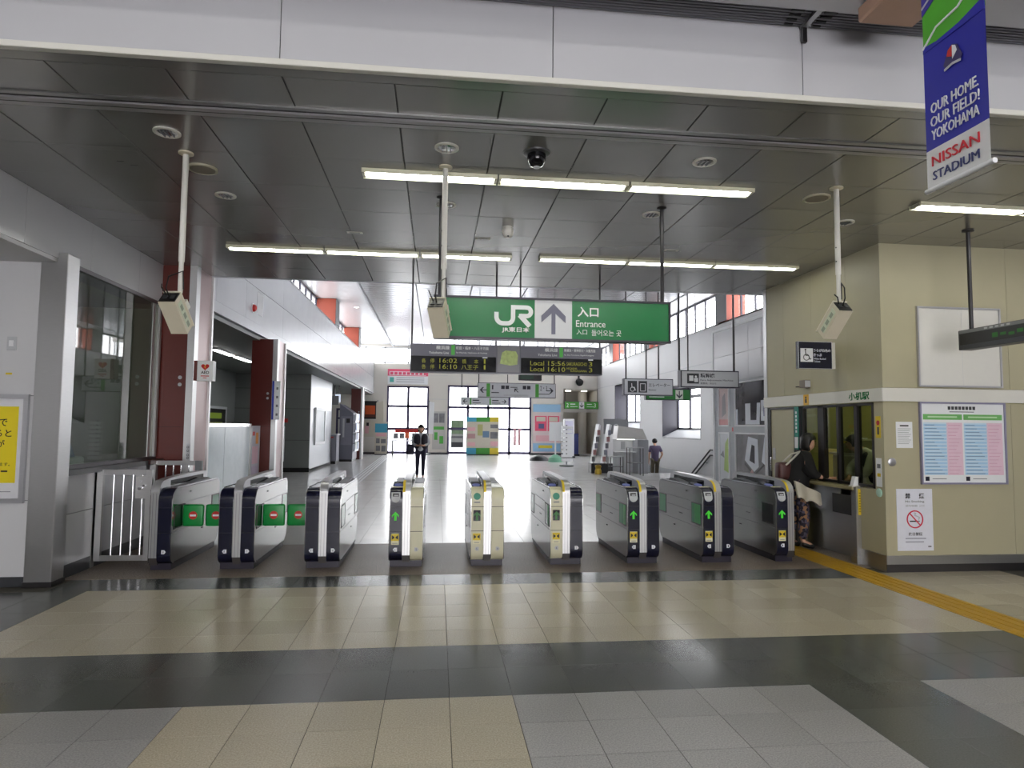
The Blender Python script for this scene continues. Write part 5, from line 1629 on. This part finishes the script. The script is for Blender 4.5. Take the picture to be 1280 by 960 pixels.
t, f = far_poster('route_map_board', 'large map board with blue, green and yellow bands by the far doors', 1.66, 3.52, .05, 2.2, [(0, .87, .3, 1, tb), (.3, .87, .72, 1, gn), (.72, .87, 1, 1, yl), (0, 0, .3, .17, tb), (.3, 0, .72, .17, gn), (.72, 0, 1, .17, yl), (.03, .62, .27, .72, rs), (.03, .42, .27, .55, M('f_mauve', (190, 150, 150), .6)), (.03, .22, .27, .32, rs), (.34, .5, .5, .8, M('f_khaki', (180, 180, 120), .6)), (.5, .45, .7, .62, M('f_slate', (110, 140, 170), .6)), (.74, .7, .97, .8, bw), (.74, .42, .97, .6, bw), (.74, .22, .97, .35, rs)], beig, FW - .6, 'map board')
bx('foot', dark_grey, t, 1.66, 3.52, FW - .75, FW - .4, 0, .05)
bx('back_board', mid_grey, t, 1.68, 3.5, FW - .6, FW - .55, .05, 2.2)
t, f = far_poster('pink_poster_wall', 'pink and pastel poster panel between the glass doors and the passage', 5.6, 7.25, .12, 3.0, [(0, .84, 1, 1, lb), (.07, .45, .5, .76, pk), (.53, .45, .95, .76, pk), (.12, .65, .45, .74, beig), (.58, .65, .9, .74, beig), (.2, .5, .4, .6, M('f_slate2', (90, 90, 130), .6)), (.65, .5, .85, .6, M('f_slate2', (90, 90, 130), .6)), (.1, .24, .95, .36, rs), (0, .03, 1, .2, lb), (.2, .1, .7, .16, yl)], M('f_blush', (222, 204, 204), .6), FW - .03)
t = thing('door_decals', 'two pink vertical signs on the far glass door', 'sign', (4.6, FW, .8))
for x in (4.45, 4.72):
    fy(x, FW - .0, .55, t).rect('strip', 0, 0, .16, 1.0, rs, 0, .02)
t = thing('bench_display', 'low red and white display table with photos in the cross-framed window', 'display table', (-1.9, FW - .9, 0))
bx('table_top', white, t, -2.6, -.9, FW - 1.2, FW - .6, .78, .84)
for x in (-2.5, -1.0):
    for y in (FW - 1.15, FW - .68):
        bx('leg', dark_grey, t, x - .03, x + .03, y, y + .05, 0, .78)
f = fy(-2.6, FW - .65, .84, t)
f.rect('red_sign', .2, .42, 1.6, .62, red, 0, .02)
f.rect('red_drape', .75, .1, 1.0, .42, M('f_orange', (226, 110, 70), .6), 0, .02)
for i, a in enumerate((.12, .45, 1.15)):
    f.rect('photo', a, .08, a + .28, .40, bw, 0, .02)

# ------------------------------------------------------------------ things along the right of the hall
t = thing('information_booth', 'grey booth with a white sloped roof on the right of the hall', 'booth', (7.0, 23.8, 0))
B().box(7.25, 7.65, 23.3, 24.2, .0, 1.22, .01).obj('end_cabinet', M('booth_grey', (170, 172, 178), .4), t)
bx('back_panel', white, t, 6.5, 7.25, 23.95, 24.0, .0, 1.22)
B().extr([(6.48, 23.35, 1.24), (7.62, 23.35, 1.24), (7.5, 23.5, 1.62), (6.58, 23.5, 1.72)], (0, .6, .0)).obj('roof', M('booth_roof', (206, 204, 200), .4), t)
bx('roof_lamp', emitter('booth_lamp', (255, 255, 250), 3), t, 6.55, 7.2, 23.5, 23.6, 1.215, 1.235)
bx('counter_shelf', white, t, 6.52, 7.25, 23.5, 24.0, .74, .78)
f = fy(6.52, 23.94, .8, t)
for i in range(3):
    f.rect('leaflet', .06 + i * .22, .06, .22 + i * .22, .34, (white, light_grey, paper)[i], 0, .02)
t = thing('grey_signboard', 'grey board with a round emblem standing behind the booth roof', 'signboard', (6.9, 25.5, 0))
B().box(6.55, 7.55, 25.5, 25.56, 1.4, 2.0, .01).obj('panel', mid_grey, t)
fy(6.95, 25.5, 1.7, t).ring('emblem', .1, 0, .1, .03, light_grey, 0, .008)
for x in (6.65, 7.4):
    bx('leg', mid_grey, t, x, x + .05, 25.51, 25.55, 0, 1.4)
def steel_stand(x0, x1, y, h, lab):
    t = thing('steel_stand', lab, 'stand', ((x0 + x1) / 2, y, 0))
    for x in (x0, x1):
        for yy in (y, y + .35):
            B().cyl((x, yy, 0), (x, yy, h), .014, 8).obj('leg', dark_steel, t)
    bx('shelf_top', light_grey, t, x0 - .02, x1 + .02, y - .02, y + .37, h, h + .03)
    bx('lower_shelf', mid_grey, t, x0, x1, y, y + .35, h * .45, h * .45 + .02)
    return t
steel_stand(6.05, 6.5, 22.6, .62, 'low steel stand in front of the booth')
steel_stand(6.62, 7.1, 22.2, .95, 'taller steel stand next to the booth end cabinet')
t = thing('newspaper_rack', 'slanted white newspaper rack beside the booth', 'rack', (5.9, 23.6, 0))
for k in range(2):
    x = 5.62 + k * .40
    B().extr([(x, 23.5, .35), (x + .06, 23.5, .35), (x + .32, 23.5, 1.75), (x + .24, 23.5, 1.78)], (0, .45, 0)).obj('rack_board', white, t)
    for i in range(5):
        xx = x + .03 + i * .05
        bx('newspaper', (M('np_grey', (130, 130, 136), .6), M('np_red', (176, 130, 130), .6), M('np_blue', (150, 154, 168), .6))[(i + k) % 3], t, xx - .06, xx + .05, 23.46, 23.5, .42 + i * .24, .60 + i * .24)
    bx('foot', dark_grey, t, x - .05, x + .35, 23.5, 23.95, 0, .35)
t = thing('leaflet_spinner', 'white leaflet rack with many pockets behind the newspaper rack', 'leaflet rack', (5.4, 27.5, 0))
B().cyl((5.45, 27.5, 0), (5.45, 27.5, 1.75), .03, 10).obj('pole', mid_grey, t)
B().lathe((5.45, 27.5, 0), [(.3, 0), (.3, .05), (.05, .08)], 14).obj('base', dark_grey, t)
for i in range(9):
    bx('pocket', white, t, 5.22, 5.66, 27.3, 27.5, .22 + i * .17, .34 + i * .17)
t = thing('brass_bollard', 'small yellow stand base on the floor by the newspaper rack', 'stand base', (5.85, 22.4, 0))
B().lathe((5.68, 22.9, 0), [(.12, 0), (.12, .12), (.09, .2), (.12, .3), (.06, .34)], 16).obj('body', M('brass', (190, 160, 60), .3, .6), t)
t = thing('green_disc_sign', 'white post sign with a round green base by the far passage', 'sign', (5.0, 31, 0))
B().cyl((5.6, 31, 0), (5.6, 31, 1.3), .04, 10).obj('post', white, t)
B().lathe((5.6, 31, 0), [(.35, 0), (.3, .2), (.1, .35)], 18).obj('base', M('pale_jade', (120, 180, 150), .5), t)
bx('panel', white, t, 5.3, 5.95, 30.98, 31.02, 1.0, 1.9)
t = thing('white_pillar_sign', 'slim white illuminated pillar near the passage entrance', 'pillar sign', (6.9, 35, 0))
B().box(6.8, 7.35, 35, 35.3, .1, 2.1, .02).obj('body', white, t)
bx('base', dark_grey, t, 6.75, 7.4, 34.95, 35.35, 0, .1)
bx('lilac_panel', M('lilac2', (206, 204, 226), .5), t, 6.86, 7.29, 34.985, 35, 1.3, 2.0)
t = thing('blue_barrier', 'dark blue folding sign in front of the passage', 'sign', (7.9, 37.6, 0))
bx('panel', M('f_navy', (50, 60, 120), .5), t, 7.8, 8.15, 37.6, 37.65, .1, 1.3)
bx('foot', black, t, 7.75, 8.2, 37.5, 37.75, 0, .1)
t = thing('black_stand', 'black oval stand base on the hall floor', 'stand base', (5.1, 32.5, 0))
B().lathe((5.0, 32.2, 0), [(.5, 0), (.42, .14), (.2, .25), (.05, .28)], 16).obj('body', dark_grey, t)

# poster block right behind the office
pb = struct('wall_poster_block', 'pale grey block with poster frames beyond the ticket office', (6.2, 11.8, 0))
PX = 5.9
bx('core', M('block_grey', (170, 174, 180), .4), pb, PX, 9.5, 10.12, 13.5, 0, 2.62)
for a, c in ((10.12, 11.9), (11.905, 13.5)):
    bx('panel', white_panel, pb, PX - .02, PX + .02, a, c, 2.62, 3.15)
    bx('panel', white_panel, pb, PX - .02, PX + .02, a, c, 3.155, 3.72)
bx('top_core', mid_grey, pb, PX + .02, 9.5, 10.12, 13.48, 2.62, 3.70)
bx('top_trim', white, pb, PX - .03, PX + .02, 10.12, 13.52, 3.70, 3.76)
bx('corner_trim', white, pb, PX - .03, PX + .03, 13.48, 13.54, 0, 3.72)
def side_poster(name, lab, y0, y1, z0, z1, base, blocks):
    t = thing(name, lab, 'poster', (PX, (y0 + y1) / 2, z0))
    f = fx(PX, y1, z0, t)
    W_, H_ = y1 - y0, z1 - z0
    f.rect('sheet', 0, 0, W_, H_, base, 0, .012)
    f.frame('frame', -.02, -.02, W_ + .02, H_ + .02, .03, white, 0, .03)
    for k_, (pts, m_) in enumerate(blocks):
        f.poly('print', [(a * W_, b_ * H_) for a, b_ in pts], m_, .012, .014 + .001 * k_)
dkp = M('p_dark', (62, 60, 66), .12, var=.5, scale=6)
wp = M('p_white', (226, 230, 238), .15)
side_poster('large_upper_poster', 'large dark poster with white letter shapes, upper one behind the office', 11.0, 12.48, 1.72, 2.56, dkp,
            [([(.0, 0), (.06, 0), (.06, .38), (0, .38)], wp), ([(.28, .02), (.42, .02), (.42, .5), (.28, .5)], wp), ([(.42, .02), (.66, .02), (.66, .12), (.42, .12)], wp), ([(.58, .08), (.66, .08), (.68, .5), (.6, .5)], wp), ([(.7, .1), (.95, .1), (.95, .55), (.7, .55)], wp), ([(.77, .2), (.86, .2), (.86, .42), (.77, .42)], M('p_navy', (60, 70, 140), .2))])
side_poster('large_lower_poster', 'large grey poster with white swirling shapes, lower one behind the office', 11.0, 12.48, .55, 1.56, M('p_mid', (130, 128, 132), .15, var=.5, scale=5),
            [([(.25, .5), (.35, .95), (.6, .9), (.62, .4), (.5, .3)], wp), ([(.38, .5), (.44, .8), (.52, .78), (.52, .45)], dkp), ([(.7, .5), (.78, .95), (.95, .9), (.95, .35)], wp), ([(.25, .45), (.5, .26), (.75, .46), (.75, .42), (.5, .22), (.25, .41)], black), ([(.2, .0), (.45, .35), (.6, .0)], M('p_rose', (176, 140, 140), .3))])
side_poster('narrow_upper_poster', 'narrow pinkish poster in a white frame, upper one', 12.78, 13.25, 1.72, 2.56, M('p_pink', (190, 168, 168), .3, var=.3, scale=6), [([(.3, .2), (.7, .3), (.6, .8), (.35, .7)], M('p_dim', (120, 112, 116), .4)), ([(0, 0), (1, 0), (1, .15), (0, .15)], M('p_red2', (196, 130, 126), .4))])
side_poster('narrow_lower_poster', 'narrow white and green poster in a white frame, lower one', 12.78, 13.25, .55, 1.56, M('p_pale', (196, 200, 204), .3), [([(.45, .25), (.98, .2), (.98, .95), (.6, .8)], M('p_lime', (150, 176, 80), .4)), ([(.1, .55), (.5, .5), (.4, .65)], mid_grey)])
t = thing('small_red_label', 'tiny red label on the grey block between the posters', 'label', (PX, 12.65, 1.63))
fx(PX, 12.67, 1.60, t).rect('sticker', 0, 0, .05, .08, red, 0, .004)

# handrail by the stairs
t = thing('stair_handrail', 'double dark handrail sloping down along the white side wall', 'handrail', (9.4, 22, .9))
for dz in (0, -.18):
    B().tube([(9.40, 20.8, .92 + dz), (9.40, 21.9, .92 + dz), (9.40, 26.5, -1.6 + dz)], .03, 8).obj('rail', M('rail_black', (26, 26, 32), .4), t)
for k in range(4):
    y = 21.2 + k * 1.2
    z = .92 if y < 21.9 else .92 - (y - 21.9) * .548
    B().cyl((9.40, y, z - .18), (9.5, y, z - .2), .012, 6).obj('bracket', dark_steel, t)

# ------------------------------------------------------------------ people
def skin(name, nodes, edges, mat, parent, sub=2):
    """continuous surface grown around a joint skeleton: nodes {key: (pos, radius)}; the first key is the root"""
    keys = list(nodes)
    og_ = ORG[parent.name]
    me = bpy.data.meshes.new(name)
    me.from_pydata([Vector(nodes[k][0]) - og_ for k in keys], [(keys.index(a), keys.index(b_)) for a, b_ in edges], [])
    o = bpy.data.objects.new(name, me)
    col.objects.link(o)
    md = o.modifiers.new('s', 'SKIN')
    md.use_smooth_shade = True
    for i, k in enumerate(keys):
        r_ = nodes[k][1]
        me.skin_vertices[0].data[i].radius = r_ if isinstance(r_, tuple) else (r_, r_)
        me.skin_vertices[0].data[i].use_root = (i == 0)
    sd = o.modifiers.new('d', 'SUBSURF')
    sd.levels = sub
    bpy.context.view_layer.update()
    m2 = bpy.data.meshes.new_from_object(o.evaluated_get(bpy.context.evaluated_depsgraph_get()))
    bpy.data.objects.remove(o)
    m2.name = name
    m2.materials.clear()
    m2.materials.append(mat)
    m2.shade_smooth()
    return link(name, m2, parent, og_)

def hand_nodes(N, E, key, wrist, palm, side):
    """palm plus four fingers and a thumb; side = sideways direction of the thumb"""
    w_, p = Vector(wrist), Vector(palm)
    d = (p - w_).normalized()
    sd = (Vector(side) - d * d.dot(Vector(side))).normalized()
    nrm = d.cross(sd)
    N[key + 'p'] = (w_ + d * .055, .030)
    E.append((key, key + 'p'))
    N[key + 'q'] = (w_ + d * .085, .030)
    E.append((key + 'p', key + 'q'))
    for i, (off, ln) in enumerate(((-.03, .055), (-.01, .07), (.01, .075), (.03, .065))):
        a = w_ + d * .105 + sd * off
        b_ = a + d * ln * .55 + nrm * .012
        c_ = a + d * ln * .85 + nrm * .035
        for j, (q, r_) in enumerate(((a, .0095), (b_, .009), (c_, .0075))):
            N['%sf%d%d' % (key, i, j)] = (q, r_)
        E += [(key + 'q', '%sf%d0' % (key, i)), ('%sf%d0' % (key, i), '%sf%d1' % (key, i)), ('%sf%d1' % (key, i), '%sf%d2' % (key, i))]
    a = w_ + d * .05 + sd * .04
    N[key + 't0'] = (a, .011)
    N[key + 't1'] = (a + sd * .02 + d * .03, .0085)
    E += [(key + 'p', key + 't0'), (key + 't0', key + 't1')]

def person(lab, J, fwd, topm, botm, sleeve='long', skin_sub=2, shoe=None, vest=None, hairm=None, hair_long=False, lower_r=.075, top_extra=0.):
    fwd = Vector(fwd).normalized()
    rt = fwd.cross(Vector((0, 0, 1))).normalized()       # the person's right
    base = Vector((J['pelvis'][0], J['pelvis'][1], min(J['toeR'][2], J['toeL'][2]) - .03))
    t = thing('person', lab, 'person', base)
    V = {k: Vector(v) for k, v in J.items()}
    hd = V['head']
    N, E = {}, []
    def add(k, p, r_, par=None):
        N[k] = (p, r_)
        if par: E.append((par, k))
    add('pelvis', V['pelvis'], .115)
    add('belly', V['belly'], .11, 'pelvis')
    add('chest', V['chest'], .12, 'belly')
    add('neck0', V['neck'] - Vector((0, 0, .03)), .06, 'chest')
    add('neck', V['neck'] + (hd - V['neck']) * .25, .05, 'neck0')
    add('jaw', hd - Vector((0, 0, .05)) + fwd * .02, .066, 'neck')
    add('skull', hd + Vector((0, 0, .03)), .085, 'jaw')
    add('crown', hd + Vector((0, 0, .085)), .055, 'skull')
    for s_ in 'RL':
        add('sh' + s_, V['sh' + s_], .062, 'chest')
        add('el' + s_, V['el' + s_], .042, 'sh' + s_)
        add('wr' + s_, V['wr' + s_], .028, 'el' + s_)
        hand_nodes(N, E, 'wr' + s_, V['wr' + s_], V['hand' + s_], J.get('thumb' + s_, fwd))
        add('hip' + s_, V['hip' + s_], .088, 'pelvis')
        add('kn' + s_, V['kn' + s_], .058, 'hip' + s_)
        add('an' + s_, V['an' + s_], .036, 'kn' + s_)
        add('to' + s_, V['toe' + s_], .032, 'an' + s_)
    skin('body', N, E, skin_m, t, skin_sub)
    # top
    N, E = {}, []
    k = .012 + top_extra
    add('pelvis', V['pelvis'] - Vector((0, 0, .14)), .185 + k)
    add('belly', V['belly'], .118 + k, 'pelvis')
    add('chest', V['chest'], .14 + k, 'belly')
    add('neck', V['neck'] - Vector((0, 0, .02)), .07, 'chest')
    for s_ in 'RL':
        add('sh' + s_, V['sh' + s_], .074 + k * .5, 'chest')
        if sleeve == 'long':
            add('el' + s_, V['el' + s_], .056 + k * .5, 'sh' + s_)
            add('wr' + s_, V['el' + s_] + (V['wr' + s_] - V['el' + s_]) * .9, .042, 'el' + s_)
        else:
            add('el' + s_, V['sh' + s_] + (V['el' + s_] - V['sh' + s_]) * .75, .062, 'sh' + s_)
    skin('shirt', N, E, topm, t, skin_sub)
    if vest:
        for q_, s_ in ((1, 'R'), (-1, 'L')):
            N, E = {}, []
            side_ = rt * q_
            add('sh', V['chest'] + (V['sh' + s_] - V['chest']) * .72 + fwd * .03 + Vector((0, 0, .07)), .095)
            add('ch', V['chest'] + side_ * .105 + fwd * .055, .122, 'sh')
            add('be', V['belly'] + side_ * .10 + fwd * .05, .118, 'ch')
            add('hi', V['belly'] + side_ * .10 + fwd * .04 - Vector((0, 0, .17)), .118, 'be')
            skin('vest_panel', N, E, vest, t, skin_sub)
        N, E = {}, []
        add('up', V['neck'] - fwd * .03 - Vector((0, 0, .07)), .10)
        add('ch', V['chest'] - fwd * .055, .155, 'up')
        add('be', V['belly'] - fwd * .045 - Vector((0, 0, .08)), .145, 'ch')
        skin('vest_back', N, E, vest, t, skin_sub)
    # trousers
    N, E = {}, []
    add('pelvis', V['pelvis'], .128)
    for s_ in 'RL':
        add('hip' + s_, V['hip' + s_], .098, 'pelvis')
        add('kn' + s_, V['kn' + s_], lower_r, 'hip' + s_)
        add('an' + s_, V['an' + s_] + (V['kn' + s_] - V['an' + s_]) * .03, lower_r * .72, 'kn' + s_)
    skin('trousers', N, E, botm, t, skin_sub)
    for s_ in 'RL':
        N, E = {}, []
        add('heel', V['an' + s_] - Vector((0, 0, .035)) - (V['toe' + s_] - V['an' + s_]) * .12, .045)
        add('mid', V['an' + s_].lerp(V['toe' + s_], .55) - Vector((0, 0, .02)), .042, 'heel')
        add('toe', V['toe' + s_] + (V['toe' + s_] - V['an' + s_]).normalized() * .03, .036, 'mid')
        skin('shoe', N, E, shoe or black, t, 1)
    # head features
    c = hd + Vector((0, 0, .01))
    b = B()
    b.ball(c + fwd * .088 + Vector((0, 0, -.015)), (.013, .013, .018), 8, 6)
    for s_ in (-1, 1):
        b.ball(c + rt * s_ * .083 + Vector((0, 0, -.015)), (.016, .018, .028), 8, 6)
    b.obj('nose_and_ears', skin_m, t)
    b = B()
    for s_ in (-1, 1):
        b.ball(c + fwd * .079 + rt * s_ * .032 + Vector((0, 0, .012)), (.012, .012, .008), 8, 6)
    b.obj('eyes', black, t)
    B().ball(c + fwd * .082 + Vector((0, 0, -.058)), (.02, .02, .006), 8, 6).obj('mouth', M('lips', (160, 90, 84), .5), t)
    b = B()
    b.ball(hd + Vector((0, 0, .045)) - fwd * .014, (.105, .105, .098), 18, 12)
    for v in b.bm.verts:                                  # open the front of the hair above the brow
        d = v.co - hd
        f_ = d.dot(fwd)
        if d.z < .035 and f_ > .02:
            v.co -= fwd * (f_ + .01)
        if hair_long and d.z < .02 and f_ < .03:
            v.co.z -= .075
            v.co -= fwd * .01
    b.obj('hair', hairm or hair_m, t)
    return t

# standing person in the far hall, facing the gates
ax, ay = -.51, 20.67
J = {k: (ax + v[0], ay + v[1], v[2]) for k, v in dict(
    pelvis=(0, 0, .93), belly=(0, 0, 1.08), chest=(0, 0, 1.27), neck=(0, 0, 1.44), head=(.0, -.02, 1.555),
    shR=(-.165, 0, 1.37), elR=(-.25, .02, 1.11), wrR=(-.10, -.20, 1.04), handR=(-.01, -.25, 1.05),
    shL=(.165, 0, 1.37), elL=(.25, .02, 1.11), wrL=(.10, -.20, 1.04), handL=(.01, -.26, 1.06),
    hipR=(-.085, 0, .88), knR=(-.095, -.02, .48), anR=(-.10, .02, .09), toeR=(-.11, -.13, .035),
    hipL=(.085, 0, .88), knL=(.085, -.02, .48), anL=(.08, .02, .09), toeL=(.09, -.13, .035)).items()}
person('person in dark vest and slim dark trousers standing in the far hall with hands together', J, (0, -1, 0), M('shirt_grey', (176, 178, 184), .7), M('jeans_navy', (30, 28, 52), .7), vest=M('vest_dark', (34, 30, 44), .7), lower_r=.066, hair_long=True)
t = thing('tote_bag', 'dark shoulder bag at the hip of the person in the far hall', 'bag', (ax - .29, ay + .03, .78))
B().box(ax - .42, ax - .20, ay - .06, ay + .10, .76, 1.08, .04, 3).obj('bag_body', M('bag_navy', (36, 32, 56), .6), t)
B().tube([(ax - .36, ay + .02, 1.06), (ax - .26, ay + .03, 1.3), (ax - .17, ay + .02, 1.46), (ax - .2, ay + .06, 1.3), (ax - .24, ay + .06, 1.06)], .012, 6).obj('strap', MATS['bag_navy'], t)

# man going down the stairs, seen from behind
mx_, my_, mz = 8.27, 24.4, -.49
J = {k: (mx_ + v[0], my_ + v[1], mz + v[2]) for k, v in dict(
    pelvis=(0, 0, .95), belly=(0, 0, 1.10), chest=(0, .01, 1.31), neck=(0, .02, 1.49), head=(0, .05, 1.61),
    shL=(-.175, 0, 1.41), elL=(-.23, -.02, 1.13), wrL=(-.23, .04, .90), handL=(-.23, .07, .82),
    shR=(.175, 0, 1.41), elR=(.27, -.06, 1.15), wrR=(.20, .04, .96), handR=(.17, .09, .90),
    hipL=(-.09, 0, .90), knL=(-.10, .03, .50), anL=(-.10, 0, .09), toeL=(-.11, .14, .035),
    hipR=(.09, 0, .90), knR=(.10, .12, .44), anR=(.10, .14, -.08), toeR=(.11, .28, -.13)).items()}
person('man in a purple-grey shirt and khaki trousers walking down the stairs', J, (0, 1, 0), M('shirt_purple', (96, 84, 112), .7), M('khaki', (104, 94, 76), .7), sleeve='short')

# woman at the ticket counter
J = dict(pelvis=(4.98, 8.92, .90), belly=(5.02, 8.91, 1.03), chest=(5.07, 8.90, 1.20), neck=(5.13, 8.88, 1.35), head=(5.18, 8.86, 1.465),
         shR=(5.06, 8.75, 1.26), elR=(5.09, 8.64, 1.03), wrR=(5.21, 8.54, 1.0), handR=(5.28, 8.49, .985),
         shL=(5.12, 9.04, 1.26), elL=(5.16, 9.0, 1.04), wrL=(5.2, 8.78, 1.0), handL=(5.2, 8.70, .985),
         hipR=(5.0, 8.84, .86), knR=(5.07, 8.83, .48), anR=(5.08, 8.84, .10), toeR=(5.21, 8.81, .035),
         hipL=(4.99, 9.0, .86), knL=(5.03, 9.02, .48), anL=(4.98, 9.03, .10), toeL=(5.11, 9.01, .035))
J = {k_: (v_[0] + (.04 if k_ not in ('toeR', 'toeL', 'anR', 'anL') else .0), v_[1] - (.09 if k_ not in ('handR', 'wrR') else .04), v_[2]) for k_, v_ in J.items()}
flo = bpy.data.materials.new('floral_print')
flo.use_nodes = True
nt = flo.node_tree
vo = nt.nodes.new('ShaderNodeTexVoronoi')
vo.inputs['Scale'].default_value = 26
tc = nt.nodes.new('ShaderNodeTexCoord')
nt.links.new(tc.outputs['Object'], vo.inputs['Vector'])
rp = nt.nodes.new('ShaderNodeValToRGB')
rp.color_ramp.interpolation = 'CONSTANT'
rp.color_ramp.elements[0].color = (*lin((30, 28, 44)), 1)
rp.color_ramp.elements[1].position = .45
rp.color_ramp.elements[1].color = (*lin((150, 112, 80)), 1)
e = rp.color_ramp.elements.new(.75)
e.color = (*lin((84, 78, 96)), 1)
sp_ = nt.nodes.new('ShaderNodeSeparateColor')
nt.links.new(vo.outputs['Color'], sp_.inputs[0])
nt.links.new(sp_.outputs[0], rp.inputs[0])
nt.links.new(rp.outputs[0], nt.nodes['Principled BSDF'].inputs['Base Color'])
nt.nodes['Principled BSDF'].inputs['Roughness'].default_value = .8
person('woman in a black top and patterned trousers leaning on the ticket counter', J, (.9, -.45, 0), M('black_top', (10, 9, 11), .85), flo, lower_r=.088, top_extra=.04, hair_long=True)
t = thing('white_jacket', 'white jacket hanging over the arm of the woman at the counter', 'jacket', (5.05, 8.68, .62))
b = B()
nn = 10
top = [(4.88 + .36 * i / nn, 8.56 - .03 * math.sin(i * .9), .95 - .17 * i / nn) for i in range(nn + 1)]
bot = [(4.90 + .35 * i / nn, 8.53 - .03 * math.sin(i * .9 + .6), .72 - .10 * i / nn + .02 * math.sin(i * 1.3)) for i in range(nn + 1)]
va = [b.bm.verts.new(p) for p in top]; vb = [b.bm.verts.new(p) for p in bot]
vc = [b.bm.verts.new((p[0], p[1] + .04, p[2])) for p in top]; vd = [b.bm.verts.new((p[0], p[1] + .04, p[2])) for p in bot]
for i in range(nn):
    b.bm.faces.new((va[i], va[i + 1], vb[i + 1], vb[i])); b.bm.faces.new((vc[i], vd[i], vd[i + 1], vc[i + 1]))
    b.bm.faces.new((va[i], vc[i], vc[i + 1], va[i + 1])); b.bm.faces.new((vb[i], vb[i + 1], vd[i + 1], vd[i]))
b.bm.faces.new((va[0], vb[0], vd[0], vc[0])); b.bm.faces.new((va[-1], vc[-1], vd[-1], vb[-1]))
b.obj('jacket_cloth', M('jacket_white', (196, 190, 172), .8), t)
t = thing('shoulder_bag', 'maroon shoulder bag on the back of the woman at the counter', 'bag', (4.86, 8.84, 1.0))
B().box(4.76, 4.95, 8.74, 8.92, .94, 1.19, .05, 3).obj('bag_body', M('maroon_bag', (74, 40, 40), .45), t)
B().tube([(4.85, 8.74, 1.15), (4.97, 8.70, 1.28), (5.06, 8.74, 1.34), (5.0, 8.86, 1.30), (4.88, 8.9, 1.18)], .013, 8).obj('strap', M('strap_white', (200, 196, 186), .6), t)

# clerk behind the glass
J = dict(pelvis=(6.12, 8.36, .93), belly=(6.08, 8.40, 1.07), chest=(6.0, 8.48, 1.25), neck=(5.92, 8.62, 1.38), head=(5.86, 8.74, 1.45),
         shR=(5.98, 8.66, 1.30), elR=(5.82, 8.78, 1.10), wrR=(5.72, 8.62, .99), handR=(5.66, 8.56, .97), thumbR=(0, 1, 0),
         shL=(5.88, 8.34, 1.30), elL=(5.76, 8.30, 1.08), wrL=(5.70, 8.45, .99), handL=(5.66, 8.5, .97), thumbL=(0, 1, 0),
         hipR=(6.13, 8.44, .88), knR=(6.12, 8.46, .48), anR=(6.14, 8.46, .09), toeR=(6.02, 8.48, .035),
         hipL=(6.11, 8.28, .88), knL=(6.10, 8.28, .48), anL=(6.12, 8.28, .09), toeL=(6.0, 8.29, .035))
person('station clerk in white shirt and dark vest bending forward behind the ticket window', J, (-.5, .7, 0), M('shirt_white', (220, 222, 216), .7), M('clerk_trousers', (30, 34, 50), .7), sleeve='long', vest=M('clerk_vest', (34, 40, 56), .7))
